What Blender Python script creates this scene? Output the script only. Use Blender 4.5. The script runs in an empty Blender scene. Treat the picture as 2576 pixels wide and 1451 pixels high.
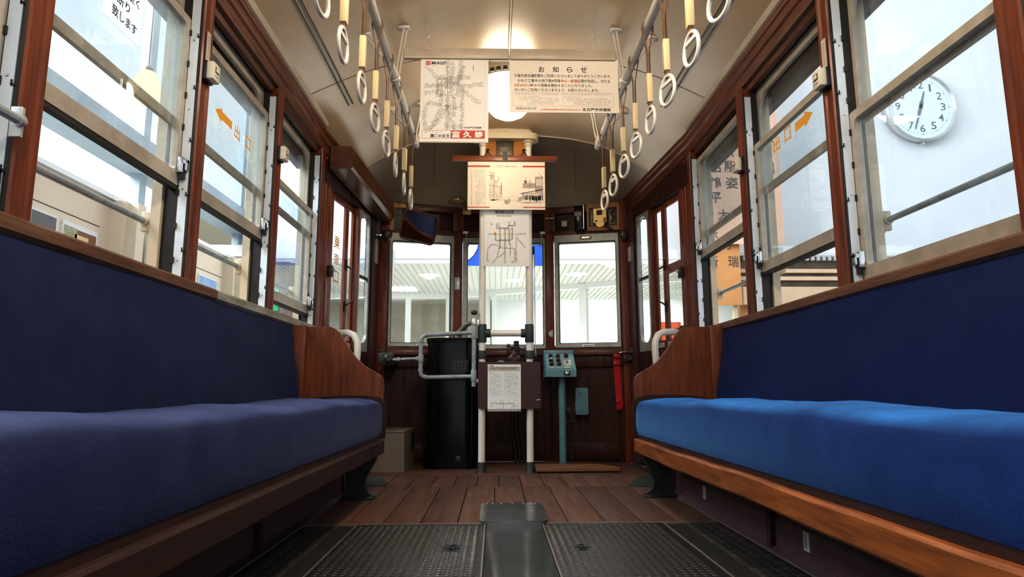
import bpy, bmesh, math, random
from mathutils import Vector, Matrix
R = random.Random(7)
SC = bpy.context.scene
COL = SC.collection
PI = math.pi

# ------------------------------------------------------------------ materials
def nodes(name):
    m = bpy.data.materials.new(name); m.use_nodes = True
    nt = m.node_tree; nt.nodes.clear()
    out = nt.nodes.new('ShaderNodeOutputMaterial')
    return m, nt, out

def N(nt, kind, **kw):
    n = nt.nodes.new(kind)
    for k, v in kw.items():
        if k.startswith('_'): setattr(n, k[1:], v)
        else: n.inputs[k.replace('__', ' ')].default_value = v
    return n

def c4(c): return (c[0], c[1], c[2], 1.0)

def noise_fac(nt, scale, stretch=(1, 1, 1), detail=4.0, rough=0.6, lo=0.35, hi=0.65):
    tc = nt.nodes.new('ShaderNodeTexCoord'); mp = nt.nodes.new('ShaderNodeMapping')
    mp.inputs['Scale'].default_value = stretch
    nt.links.new(tc.outputs['Object'], mp.inputs['Vector'])
    nz = N(nt, 'ShaderNodeTexNoise', Scale=scale, Detail=detail, Roughness=rough)
    nt.links.new(mp.outputs['Vector'], nz.inputs['Vector'])
    mr = N(nt, 'ShaderNodeMapRange'); mr.inputs[1].default_value = lo; mr.inputs[2].default_value = hi
    nt.links.new(nz.outputs[0], mr.inputs[0])
    return mr.outputs[0], nz.outputs[0]

def mix_col(nt, fac, a, b):
    mx = nt.nodes.new('ShaderNodeMix'); mx.data_type = 'RGBA'
    nt.links.new(fac, mx.inputs[0])
    for i, c in ((6, a), (7, b)):
        if isinstance(c, tuple): mx.inputs[i].default_value = c4(c)
        else: nt.links.new(c, mx.inputs[i])
    return mx.outputs[2]

def surf(name, c1, c2=None, rough=0.5, metal=0.0, scale=6.0, stretch=(1, 1, 1), bump=0.0, spec=0.5, sheen=0.0, sheen_tint=None,
         lo=0.35, hi=0.65, coat=0.0, rough2=None, bscale=None):
    m, nt, out = nodes(name)
    b = N(nt, 'ShaderNodeBsdfPrincipled', Roughness=rough, Metallic=metal)
    b.inputs['Specular IOR Level'].default_value = spec
    b.inputs['Coat Weight'].default_value = coat; b.inputs['Coat Roughness'].default_value = 0.15
    if sheen:
        b.inputs['Sheen Weight'].default_value = sheen; b.inputs['Sheen Roughness'].default_value = 0.35
        b.inputs['Sheen Tint'].default_value = c4(sheen_tint or c1)
    fac, raw = noise_fac(nt, scale, stretch, lo=lo, hi=hi)
    nt.links.new(mix_col(nt, fac, c1, c2 or c1), b.inputs['Base Color'])
    if rough2 is not None:
        mr = N(nt, 'ShaderNodeMapRange'); mr.inputs[3].default_value = rough; mr.inputs[4].default_value = rough2
        nt.links.new(fac, mr.inputs[0]); nt.links.new(mr.outputs[0], b.inputs['Roughness'])
    if bump:
        bp = N(nt, 'ShaderNodeBump', Strength=bump, Distance=0.01)
        if bscale:
            _, raw = noise_fac(nt, bscale)
        nt.links.new(raw, bp.inputs['Height']); nt.links.new(bp.outputs[0], b.inputs['Normal'])
    nt.links.new(b.outputs[0], out.inputs[0])
    return m

def wood(name, c1, c2, axis='Z', rough=0.35, coat=0.25, scale=7.0, bump=0.06, spec=0.4):
    st = {'X': (0.6, 6, 6), 'Y': (6, 0.6, 6), 'Z': (6, 6, 0.6)}[axis]
    return surf(name, c1, c2, rough=rough, scale=scale, stretch=st, bump=bump, coat=coat, lo=0.3, hi=0.7, rough2=rough + 0.25, spec=spec)

def glass(name, tint, base=0.04, haze=0.0, hazecol=(0.8, 0.85, 0.88)):
    m, nt, out = nodes(name)
    tr = N(nt, 'ShaderNodeBsdfTransparent', Color=c4(tint))
    gl = N(nt, 'ShaderNodeBsdfGlossy', Roughness=0.02)
    lw = N(nt, 'ShaderNodeLayerWeight', Blend=0.5)
    pw = N(nt, 'ShaderNodeMath', _operation='POWER'); pw.inputs[1].default_value = 5.0; nt.links.new(lw.outputs['Facing'], pw.inputs[0])
    ma = N(nt, 'ShaderNodeMath', _operation='MULTIPLY_ADD'); ma.inputs[1].default_value = 0.8; ma.inputs[2].default_value = base; nt.links.new(pw.outputs[0], ma.inputs[0])
    mx = nt.nodes.new('ShaderNodeMixShader')
    nt.links.new(ma.outputs[0], mx.inputs[0]); nt.links.new(tr.outputs[0], mx.inputs[1]); nt.links.new(gl.outputs[0], mx.inputs[2])
    last = mx.outputs[0]
    if haze:
        df = N(nt, 'ShaderNodeBsdfTranslucent', Color=c4(hazecol))
        fac, _ = noise_fac(nt, 2.0, (1, 1, 0.5), lo=0.35, hi=0.8)
        mr = N(nt, 'ShaderNodeMath', _operation='MULTIPLY'); mr.inputs[1].default_value = haze
        nt.links.new(fac, mr.inputs[0])
        m2 = nt.nodes.new('ShaderNodeMixShader'); nt.links.new(mr.outputs[0], m2.inputs[0])
        nt.links.new(last, m2.inputs[1]); nt.links.new(df.outputs[0], m2.inputs[2]); last = m2.outputs[0]
    nt.links.new(last, out.inputs[0])
    return m

def emit(name, col, strength):
    m, nt, out = nodes(name)
    e = N(nt, 'ShaderNodeEmission', Color=c4(col), Strength=strength)
    nt.links.new(e.outputs[0], out.inputs[0])
    return m

def perforated(name, c1, hole):
    m, nt, out = nodes(name)
    b = N(nt, 'ShaderNodeBsdfPrincipled', Roughness=0.5)
    tc = nt.nodes.new('ShaderNodeTexCoord'); sp = nt.nodes.new('ShaderNodeSeparateXYZ')
    nt.links.new(tc.outputs['Object'], sp.inputs[0])
    def wave(o, pitch):
        a = N(nt, 'ShaderNodeMath', _operation='MULTIPLY'); a.inputs[1].default_value = 2 * PI / pitch; nt.links.new(o, a.inputs[0])
        s = N(nt, 'ShaderNodeMath', _operation='COSINE'); nt.links.new(a.outputs[0], s.inputs[0]); return s.outputs[0]
    ad = N(nt, 'ShaderNodeMath', _operation='ADD'); nt.links.new(wave(sp.outputs[1], 0.011), ad.inputs[0]); nt.links.new(wave(sp.outputs[2], 0.011), ad.inputs[1])
    gt = N(nt, 'ShaderNodeMath', _operation='GREATER_THAN'); gt.inputs[1].default_value = 1.05; nt.links.new(ad.outputs[0], gt.inputs[0])
    nt.links.new(mix_col(nt, gt.outputs[0], c1, hole), b.inputs['Base Color']); nt.links.new(b.outputs[0], out.inputs[0])
    return m

def velvet(name, dark, mid, light, sheen, tint, nap=None, worn=None):  # worn holds the paler colour that stands for light on the seat top
    """brushed pile: nap direction varies in soft streaks across the seat"""
    m, nt, out = nodes(name)
    b = N(nt, 'ShaderNodeBsdfPrincipled', Roughness=0.85)
    b.inputs['Specular IOR Level'].default_value = 0.15
    b.inputs['Sheen Weight'].default_value = sheen; b.inputs['Sheen Roughness'].default_value = 0.3; b.inputs['Sheen Tint'].default_value = c4(tint)
    f1, _ = noise_fac(nt, 1.3, (1, 1, 1), detail=3, lo=0.3, hi=0.7)
    f2, r2 = noise_fac(nt, 9.0, (3.0, 1.0, 0.8), detail=6, lo=0.42, hi=0.8)
    a = mix_col(nt, f1, dark, mid); a = mix_col(nt, f2, a, light)
    if worn:                                     # light on the seat top put into the colour: upward faces paler in streaks
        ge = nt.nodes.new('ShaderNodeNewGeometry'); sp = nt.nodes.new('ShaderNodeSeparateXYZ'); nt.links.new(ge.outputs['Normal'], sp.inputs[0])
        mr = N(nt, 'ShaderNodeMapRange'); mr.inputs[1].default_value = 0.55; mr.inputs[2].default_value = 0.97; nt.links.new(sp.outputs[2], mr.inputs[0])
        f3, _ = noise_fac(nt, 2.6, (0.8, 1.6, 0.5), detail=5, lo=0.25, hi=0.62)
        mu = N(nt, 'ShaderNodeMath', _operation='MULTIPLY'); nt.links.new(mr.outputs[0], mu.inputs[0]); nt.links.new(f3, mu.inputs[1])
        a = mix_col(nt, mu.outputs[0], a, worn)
    nt.links.new(a, b.inputs['Base Color'])
    _, rb = noise_fac(nt, 160.0, (1, 1, 1), detail=2)
    bp = N(nt, 'ShaderNodeBump', Strength=0.35, Distance=0.004); nt.links.new(rb, bp.inputs['Height']); nt.links.new(bp.outputs[0], b.inputs['Normal'])
    if nap:
        sh = N(nt, 'ShaderNodeBsdfSheen', Roughness=0.32, Color=c4(nap)); ad = nt.nodes.new('ShaderNodeAddShader')
        nt.links.new(b.outputs[0], ad.inputs[0]); nt.links.new(sh.outputs[0], ad.inputs[1]); nt.links.new(ad.outputs[0], out.inputs[0])
    else: nt.links.new(b.outputs[0], out.inputs[0])
    return m

def sheer(name, col):
    m, nt, out = nodes(name)
    d = N(nt, 'ShaderNodeBsdfDiffuse', Color=c4(col)); t = N(nt, 'ShaderNodeBsdfTranslucent', Color=c4(col)); x = N(nt, 'ShaderNodeMixShader', Fac=0.6)
    nt.links.new(d.outputs[0], x.inputs[1]); nt.links.new(t.outputs[0], x.inputs[2]); nt.links.new(x.outputs[0], out.inputs[0])
    return m

M = {}
M['wood_v'] = wood('varnished_wood_upright', (0.22, 0.046, 0.010), (0.08, 0.013, 0.004), 'Z', coat=.1)
M['wood_y'] = wood('varnished_wood_rail', (0.13, 0.032, 0.010), (0.06, 0.013, 0.005), 'Y', coat=.08)
M['wood_x'] = wood('varnished_wood_cross', (0.13, 0.030, 0.010), (0.05, 0.011, 0.005), 'X', coat=.08)
M['wood_dark'] = wood('dark_wood_panel', (0.050, 0.011, 0.006), (0.022, 0.005, 0.003), 'Z', rough=0.42, coat=0.03, spec=.25)
M['wood_plum'] = surf('plum_paint', (0.085, 0.035, 0.04), (0.06, 0.024, 0.028), rough=0.4)
M['wood_end'] = wood('bench_end_wood', (0.23, 0.058, 0.013), (0.085, 0.019, 0.006), 'Z', rough=0.4, coat=.08)
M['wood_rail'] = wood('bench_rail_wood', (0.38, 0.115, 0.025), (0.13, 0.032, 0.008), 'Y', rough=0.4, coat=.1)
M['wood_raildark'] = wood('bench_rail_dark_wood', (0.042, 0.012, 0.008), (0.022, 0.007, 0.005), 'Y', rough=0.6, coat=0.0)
M['sillworn'] = surf('worn_pale_sill_paint', (0.34, 0.33, 0.27), (0.18, 0.15, 0.10), rough=0.5, scale=11, stretch=(2, .6, 2))
M['wood_sill'] = wood('worn_sill_wood', (0.20, 0.10, 0.055), (0.09, 0.035, 0.018), 'Y', rough=0.5, coat=0.05)
M['wood_yellow'] = wood('yellow_plywood', (0.42, 0.20, 0.05), (0.22, 0.08, 0.02), 'Z', rough=0.45)
M['wood_orange'] = wood('orange_plank', (0.48, 0.20, 0.035), (0.32, 0.11, 0.018), 'X', rough=0.4)
M['wood_bar'] = wood('hanger_bar_wood', (0.26, 0.07, 0.018), (0.14, 0.03, 0.01), 'X', rough=0.35)
M['box_brown'] = surf('brown_enamel', (0.13, 0.045, 0.015), (0.09, 0.028, 0.01), rough=0.28, coat=0.3)
M['plank1'] = wood('floor_plank_a', (0.135, 0.062, 0.04), (0.07, 0.034, 0.024), 'Y', rough=0.5, coat=0.0, scale=5)
M['plank2'] = wood('floor_plank_b', (0.11, 0.055, 0.038), (0.065, 0.035, 0.026), 'Y', rough=0.45, coat=0.0, scale=5)
M['plank3'] = wood('floor_plank_c', (0.15, 0.07, 0.042), (0.09, 0.042, 0.027), 'Y', rough=0.55, coat=0.0, scale=5)
M['plankx'] = wood('floor_board_cross', (0.14, 0.06, 0.035), (0.07, 0.03, 0.02), 'X', rough=0.5, coat=0.0)
M['floorbase'] = surf('floor_grime', (0.015, 0.012, 0.011), (0.008, 0.007, 0.007), rough=0.8)
M['hatch'] = wood('hatch_board', (0.26, 0.12, 0.055), (0.14, 0.06, 0.03), 'X', rough=0.5, coat=0.0)
M['steelfloor'] = surf('worn_floor_steel', (0.038, 0.041, 0.046), (0.017, 0.017, 0.022), rough=0.24, rough2=0.45, metal=0.25, spec=.8, coat=0.25, scale=2.5)
M['smoothsteel'] = surf('smooth_dark_steel', (0.095, 0.108, 0.105), (0.045, 0.05, 0.05), rough=0.22, rough2=0.38, spec=1.0, coat=0.9, scale=3)
M['rubber'] = surf('floor_rubber', (0.013, 0.013, 0.014), (0.008, 0.008, 0.008), rough=0.6)
M['rubbertile'] = surf('rubber_tread', (0.055, 0.046, 0.038), (0.028, 0.026, 0.023), rough=0.5, scale=14)
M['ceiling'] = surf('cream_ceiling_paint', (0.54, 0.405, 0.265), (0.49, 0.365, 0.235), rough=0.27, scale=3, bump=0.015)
M['dome'] = surf('darker_dome', (0.27, 0.215, 0.155), (0.235, 0.185, 0.135), rough=0.3, scale=3)  # front dome in a darker tone than the rest of the ceiling
M['papersheer'] = sheer('backlit_paper', (0.86, 0.88, 0.90))
M['skirtshade'] = surf('shaded_plum_skirting', (0.035, 0.02, 0.022), (0.022, 0.013, 0.014), rough=0.5)  # skirting copy for the less lit bench, shade put into its colour
M['cream'] = surf('cream_paint', (0.62, 0.54, 0.40), (0.55, 0.47, 0.34), rough=0.4)
M['creamtrim'] = surf('cream_trim', (0.55, 0.48, 0.38), (0.45, 0.39, 0.31), rough=0.35)
M['trimgrey'] = surf('grey_trim', (0.20, 0.17, 0.14), (0.14, 0.12, 0.10), rough=0.4)
M['jamb'] = surf('white_jamb_paint', (0.76, 0.84, 0.90), (0.68, 0.76, 0.82), rough=0.4, scale=9)
M['channel'] = surf('black_channel', (0.012, 0.011, 0.011), (0.02, 0.018, 0.016), rough=0.6)
M['sash'] = surf('weathered_aluminium', (0.50, 0.455, 0.385), (0.36, 0.325, 0.27), rough=0.42, metal=0.12, scale=12)
M['frontframe'] = surf('front_window_frame', (0.36, 0.38, 0.36), (0.25, 0.25, 0.22), rough=0.4, metal=0.3, scale=9)
M['glass'] = glass('window_glass', (0.93, 0.955, 0.96), haze=0.10)
M['glassclear'] = glass('clear_glass', (0.975, 0.985, 0.98), base=0.03)
M['chrome'] = surf('chrome', (0.75, 0.76, 0.78), (0.62, 0.63, 0.65), rough=0.18, metal=1.0)
M['silver'] = surf('satin_aluminium', (0.72, 0.72, 0.72), (0.6, 0.6, 0.6), rough=0.32, metal=0.7)
M['ringwhite'] = surf('ring_white_plastic', (0.82, 0.79, 0.74), (0.76, 0.73, 0.68), rough=0.25)
M['ringshade'] = surf('ring_shaded_plastic', (0.66, 0.63, 0.58), (0.56, 0.53, 0.49), rough=0.22)  # same rings as the white ones, duller light put into a greyer colour
M['strap'] = surf('strap_leather', (0.24, 0.12, 0.06), (0.13, 0.06, 0.03), rough=0.5, scale=12)
M['sleeve'] = surf('strap_sleeve_cream', (0.70, 0.58, 0.36), (0.62, 0.50, 0.30), rough=0.45)
M['railwhite'] = surf('white_rail_enamel', (0.66, 0.63, 0.58), (0.56, 0.52, 0.47), rough=0.25, scale=9)
M['white'] = surf('white_enamel', (0.80, 0.80, 0.77), (0.72, 0.71, 0.66), rough=0.28, scale=5)
M['polewhite'] = surf('pole_white_enamel', (0.82, 0.81, 0.77), (0.74, 0.71, 0.64), rough=0.3, scale=5)
M['polegreen'] = surf('dark_green_joint', (0.035, 0.055, 0.045), (0.025, 0.035, 0.03), rough=0.45)
M['gategrey'] = surf('grey_blue_pipe_paint', (0.34, 0.39, 0.41), (0.22, 0.25, 0.26), rough=0.35, scale=16)
M['black'] = surf('black_enamel', (0.004, 0.0045, 0.006), (0.003, 0.003, 0.004), rough=0.16, spec=0.22)
M['blackmatte'] = surf('black_matte', (0.012, 0.012, 0.013), (0.02, 0.02, 0.02), rough=0.5)
M['iron'] = surf('cast_iron', (0.018, 0.018, 0.017), (0.03, 0.028, 0.025), rough=0.45)
M['bronze'] = surf('dull_bronze', (0.12, 0.09, 0.06), (0.07, 0.055, 0.04), rough=0.4, metal=0.6)
M['brass'] = surf('old_brass', (0.55, 0.40, 0.16), (0.38, 0.26, 0.10), rough=0.35, metal=0.6)
M['teal'] = surf('teal_paint', (0.14, 0.31, 0.37), (0.10, 0.23, 0.28), rough=0.4)
M['tealdark'] = surf('teal_panel', (0.22, 0.36, 0.38), (0.18, 0.30, 0.32), rough=0.35)
M['red'] = surf('red_band', (0.55, 0.008, 0.012), (0.42, 0.006, 0.01), rough=0.35)
M['redbutton'] = surf('red_knob', (0.25, 0.02, 0.02), rough=0.3)
M['velvet_shade'] = velvet('shaded_navy_velvet', (0.013, 0.020, 0.066), (0.019, 0.028, 0.090), (0.027, 0.038, 0.11), 0.28, (0.30, 0.36, 0.65), worn=(0.045, 0.060, 0.15))  # shaded copy of the bench velvet; dimmer light put into its colour
M['velvet_light'] = velvet('lit_blue_velvet', (0.005, 0.019, 0.105), (0.008, 0.027, 0.14), (0.012, 0.04, 0.18), 0.5, (0.2, 0.5, 1.0), (0.06, 0.22, 0.52), worn=(0.035, 0.20, 0.58))  # lit copy of the velvet; worn colour paints light on the seat top
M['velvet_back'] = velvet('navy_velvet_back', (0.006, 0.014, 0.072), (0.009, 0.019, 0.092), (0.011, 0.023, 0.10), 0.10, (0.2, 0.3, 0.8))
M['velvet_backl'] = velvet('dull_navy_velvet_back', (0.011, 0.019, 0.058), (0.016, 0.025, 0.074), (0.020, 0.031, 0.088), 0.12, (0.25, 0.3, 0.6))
M['perf'] = perforated('plum_perforated_panel', (0.085, 0.035, 0.042), (0.012, 0.006, 0.008))
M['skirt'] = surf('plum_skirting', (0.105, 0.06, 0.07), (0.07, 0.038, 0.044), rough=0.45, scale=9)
M['paper'] = surf('white_paper', (0.88, 0.85, 0.80), (0.86, 0.83, 0.78), rough=0.6)
M['paperwhite'] = surf('cool_white_paper', (0.82, 0.84, 0.86), (0.80, 0.82, 0.84), rough=0.6)
M['papercream'] = surf('cream_paper', (0.88, 0.81, 0.70), (0.85, 0.78, 0.67), rough=0.6)
M['ink'] = surf('black_ink', (0.02, 0.015, 0.012), rough=0.6)
M['inkgrey'] = surf('grey_ink', (0.30, 0.28, 0.26), rough=0.6)
M['inkpale'] = surf('pale_ink', (0.52, 0.47, 0.41), rough=0.6)
M['inkred'] = surf('red_ink', (0.55, 0.06, 0.025), rough=0.6)
M['inkorange'] = surf('orange_ink', (0.80, 0.36, 0.04), rough=0.5)
M['sepia'] = surf('sepia_ink', (0.42, 0.34, 0.30), rough=0.6)
M['sepia2'] = surf('sepia_wash', (0.75, 0.65, 0.55), rough=0.6)
M['sepia3'] = surf('sepia_dark', (0.12, 0.10, 0.11), rough=0.6)
M['amber'] = surf('amber_lettering', (0.85, 0.40, 0.01), rough=0.5)
M['notice_panel'] = surf('maroon_board', (0.060, 0.020, 0.022), (0.048, 0.016, 0.018), rough=0.4, spec=.3)
M['button'] = surf('ivory_plastic', (0.75, 0.70, 0.58), (0.68, 0.63, 0.50), rough=0.35)
M['beigebox'] = surf('beige_painted_box', (0.20, 0.17, 0.14), (0.17, 0.145, 0.12), rough=0.5)
M['plate'] = surf('pale_label_plate', (0.62, 0.62, 0.58), (0.55, 0.55, 0.50), rough=0.3, metal=0.2)
M['mirror'] = surf('mirror_glass', (0.42, 0.40, 0.38), rough=0.03, metal=1.0)
M['outwhite'] = surf('white_outer_wall', (0.80, 0.83, 0.86), (0.77, 0.80, 0.83), rough=0.7, scale=2)
M['outcream'] = surf('cream_outer_panel', (0.78, 0.68, 0.54), (0.74, 0.64, 0.50), rough=0.6)
M['outground'] = surf('grey_ground', (0.45, 0.44, 0.42), (0.38, 0.37, 0.36), rough=0.7)
M['outtan'] = surf('tan_fascia', (0.62, 0.45, 0.31), (0.57, 0.41, 0.28), rough=0.6)
M['outbrown'] = surf('brown_outer_wall', (0.52, 0.27, 0.12), (0.46, 0.23, 0.10), rough=0.6)
M['outblue'] = surf('blue_grey_beam', (0.34, 0.41, 0.46), (0.30, 0.37, 0.42), rough=0.5)
M['outmull'] = surf('white_mullion', (0.82, 0.85, 0.85), rough=0.4)
M['soffit'] = surf('ribbed_soffit', (0.56, 0.575, 0.545), rough=0.5)
M['soffitgap'] = surf('soffit_groove', (0.40, 0.41, 0.40), rough=0.6)
M['beigewall'] = surf('beige_room_wall', (0.42, 0.37, 0.26), rough=0.7)
M['banner'] = surf('peach_cloth', (0.78, 0.50, 0.36), (0.74, 0.46, 0.32), rough=0.7)
M['bannerlow'] = surf('tan_orange_board', (0.60, 0.30, 0.11), (0.55, 0.26, 0.09), rough=0.6)
M['bannerink'] = surf('faded_brown_lettering', (0.085, 0.06, 0.05), rough=0.7)
M['clockface'] = surf('pale_clock_face', (0.74, 0.84, 0.88), rough=0.3)
M['clockink'] = surf('slate_numerals', (0.12, 0.17, 0.20), rough=0.5)
M['blue'] = surf('blue_signboard', (0.01, 0.12, 0.62), rough=0.4)
M['green'] = surf('green_sign', (0.02, 0.40, 0.18), rough=0.4)
M['orange'] = surf('orange_red_panel', (0.80, 0.12, 0.03), rough=0.5)
M['posterdark'] = surf('poster_dark_photo', (0.10, 0.11, 0.14), (0.20, 0.16, 0.14), rough=0.5, scale=9)
M['posterblue'] = surf('poster_blue', (0.22, 0.38, 0.62), (0.40, 0.52, 0.66), rough=0.5, scale=5)
M['postergreen'] = surf('poster_foliage', (0.45, 0.46, 0.30), (0.25, 0.28, 0.14), rough=0.5, scale=40)
M['posterbrown'] = surf('poster_brown', (0.22, 0.09, 0.05), rough=0.5)
M['posteryellow'] = surf('poster_yellow', (0.75, 0.60, 0.28), rough=0.5)
M['globe'] = emit('lit_opal_globe', (1.0, 0.85, 0.64), 20.0)
M['globebright'] = emit('bright_opal_globe', (1.0, 0.85, 0.66), 62.0)
M['warmshade'] = emit('warm_glowing_shade', (1.0, 0.80, 0.48), 1.7)
M['lightpanel'] = emit('lit_panel', (1.0, 1.0, 0.97), 2.5)

# ------------------------------------------------------------------ mesh builder
class MB:
    def __init__(s, T=None):
        s.v = []; s.f = []; s.mi = []; s.mats = []; s.cur = 0; s.T = T
    def mat(s, m):
        if isinstance(m, str): m = M[m]
        if m not in s.mats: s.mats.append(m)
        s.cur = s.mats.index(m); return s
    def add(s, vs, fs):
        o = len(s.v)
        for p in vs:
            p = Vector(p)
            s.v.append(s.T @ p if s.T else p)
        for f in fs:
            s.f.append(tuple(i + o for i in f)); s.mi.append(s.cur)
        return s
    def box(s, x0, x1, y0, y1, z0, z1, b=0.0):
        x0, x1 = min(x0, x1), max(x0, x1); y0, y1 = min(y0, y1), max(y0, y1); z0, z1 = min(z0, z1), max(z0, z1)
        if b <= 0:
            return s.add([(x0, y0, z0), (x1, y0, z0), (x1, y1, z0), (x0, y1, z0), (x0, y0, z1), (x1, y0, z1), (x1, y1, z1), (x0, y1, z1)],
                         [(0, 3, 2, 1), (4, 5, 6, 7), (0, 1, 5, 4), (1, 2, 6, 5), (2, 3, 7, 6), (3, 0, 4, 7)])
        b = min(b, (x1 - x0) * .45, (y1 - y0) * .45, (z1 - z0) * .45)
        bm = bmesh.new(); bmesh.ops.create_cube(bm, size=1.0)
        for v in bm.verts: v.co = Vector(((v.co.x + .5) * (x1 - x0) + x0, (v.co.y + .5) * (y1 - y0) + y0, (v.co.z + .5) * (z1 - z0) + z0))
        bmesh.ops.bevel(bm, geom=bm.edges[:], offset=b, segments=2, affect='EDGES', profile=0.5)
        bm.verts.index_update()
        s.add([v.co[:] for v in bm.verts], [[v.index for v in f.verts] for f in bm.faces]); bm.free()
        return s
    def cyl(s, p0, p1, r0, r1=None, n=14, caps=True):
        return s.tube([p0, p1], [r0, r0 if r1 is None else r1], n, caps)
    def tube(s, path, r, n=10, caps=True, closed=False):
        P = [Vector(p) for p in path]; k = len(P)
        rs = r if isinstance(r, (list, tuple)) else [r] * k
        tan = []
        for i in range(k):
            if closed: t = P[(i + 1) % k] - P[i - 1]
            else: t = P[min(i + 1, k - 1)] - P[max(i - 1, 0)]
            tan.append(t.normalized())
        a = Vector((0, 0, 1)) if abs(tan[0].z) < .9 else Vector((1, 0, 0))
        u = tan[0].cross(a).normalized(); vs = []
        for i in range(k):
            u = (u - tan[i] * u.dot(tan[i])).normalized(); w = tan[i].cross(u)
            for j in range(n):
                t = 2 * PI * j / n
                vs.append(P[i] + (u * math.cos(t) + w * math.sin(t)) * rs[i])
        fs = []
        for i in range(k if closed else k - 1):
            a0 = i * n; b0 = ((i + 1) % k) * n
            for j in range(n): fs.append((a0 + j, a0 + (j + 1) % n, b0 + (j + 1) % n, b0 + j))
        if caps and not closed:
            fs.append(tuple(range(n))[::-1]); fs.append(tuple((k - 1) * n + j for j in range(n)))
        return s.add(vs, fs)
    def lathe(s, prof, c=(0, 0, 0), axis=(0, 0, 1), n=28, sx=1.0, sy=1.0, caps=True):
        ax = Vector(axis).normalized(); a = Vector((1, 0, 0)) if abs(ax.x) < .9 else Vector((0, 1, 0))
        u = (a - ax * a.dot(ax)).normalized(); w = ax.cross(u); c = Vector(c); vs = []; fs = []
        for (r, h) in prof:
            for j in range(n):
                t = 2 * PI * j / n
                vs.append(c + ax * h + u * (max(r, 1e-5) * math.cos(t) * sx) + w * (max(r, 1e-5) * math.sin(t) * sy))
        for i in range(len(prof) - 1):
            for j in range(n): fs.append((i * n + j, i * n + (j + 1) % n, (i + 1) * n + (j + 1) % n, (i + 1) * n + j))
        if caps: fs.append(tuple(range(n))[::-1]); fs.append(tuple((len(prof) - 1) * n + j for j in range(n)))
        return s.add(vs, fs)
    def prism(s, poly, plane, d0, d1):
        mp = {'XZ': lambda a, b, d: (a, d, b), 'YZ': lambda a, b, d: (d, a, b), 'XY': lambda a, b, d: (a, b, d)}[plane]
        n = len(poly)
        vs = [mp(a, b, d0) for a, b in poly] + [mp(a, b, d1) for a, b in poly]
        fs = [tuple(range(n)), tuple(range(n, 2 * n))[::-1]] + [(i, (i + 1) % n, n + (i + 1) % n, n + i) for i in range(n)]
        return s.add(vs, fs)
    def sweep(s, prof, path):
        """prof: (offset, z) pairs; path: (x, y, dz, nx, ny) with n the inward normal"""
        n = len(prof); vs = []
        for (x, y, dz, nx, ny) in path:
            for (u, z) in prof: vs.append((x + nx * u, y + ny * u, z + dz))
        fs = []
        for i in range(len(path) - 1):
            for j in range(n): fs.append((i * n + j, i * n + (j + 1) % n, (i + 1) * n + (j + 1) % n, (i + 1) * n + j))
        fs.append(tuple(range(n))); fs.append(tuple((len(path) - 1) * n + j for j in range(n))[::-1])
        return s.add(vs, fs)
    def ring(s, fn, outer, inner, d0, d1, k=5):
        a = rrect(*outer, k=k); b = rrect(*inner, k=k); n = len(a)
        vs = [fn(x, y, d0) for x, y in a] + [fn(x, y, d0) for x, y in b] + [fn(x, y, d1) for x, y in a] + [fn(x, y, d1) for x, y in b]
        fs = []
        for i in range(n):
            j = (i + 1) % n
            fs += [(i, j, n + j, n + i), (2 * n + j, 2 * n + i, 3 * n + i, 3 * n + j), (j, i, 2 * n + i, 2 * n + j), (n + i, n + j, 3 * n + j, 3 * n + i)]
        return s.add(vs, fs)
    def slab(s, fn, rect, d0, d1, k=5):
        a = rrect(*rect, k=k); n = len(a)
        vs = [fn(x, y, d0) for x, y in a] + [fn(x, y, d1) for x, y in a]
        fs = [tuple(range(n)), tuple(range(n, 2 * n))[::-1]] + [(i, (i + 1) % n, n + (i + 1) % n, n + i) for i in range(n)]
        return s.add(vs, fs)
    def quad(s, O, U, V, x0, x1, y0, y1):
        O, U, V = Vector(O), Vector(U), Vector(V)
        return s.add([O + U * x0 + V * y0, O + U * x1 + V * y0, O + U * x1 + V * y1, O + U * x0 + V * y1], [(0, 1, 2, 3)])
    def line(s, O, U, V, pts, w):
        O, U, V = Vector(O), Vector(U), Vector(V)
        for (a, b), (c, d) in zip(pts[:-1], pts[1:]):
            dx, dy = c - a, d - b; l = math.hypot(dx, dy)
            if l < 1e-6: continue
            nx, ny = -dy / l * w / 2, dx / l * w / 2; ex, ey = dx / l * w / 2, dy / l * w / 2
            q = [(a - ex + nx, b - ey + ny), (a - ex - nx, b - ey - ny), (c + ex - nx, d + ey - ny), (c + ex + nx, d + ey + ny)]
            s.add([O + U * x + V * y for x, y in q], [(0, 1, 2, 3)])
        return s
    def text(s, body, O, U, V, box, bold=0.0, fit=True):
        """lettering as flat faces; box = x0, x1, y0, y1 in the sheet's own metres"""
        vs, fs, bb = glyphs(body, bold)
        O, U, V = Vector(O), Vector(U), Vector(V); x0, x1, y0, y1 = box
        kx = (x1 - x0) / max(bb[1] - bb[0], 1e-6); ky = (y1 - y0) / max(bb[3] - bb[2], 1e-6)
        if not fit: kx = ky = min(kx, ky)
        return s.add([O + U * (x0 + (x - bb[0]) * kx) + V * (y0 + (y - bb[2]) * ky) for x, y in vs], fs)
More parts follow.
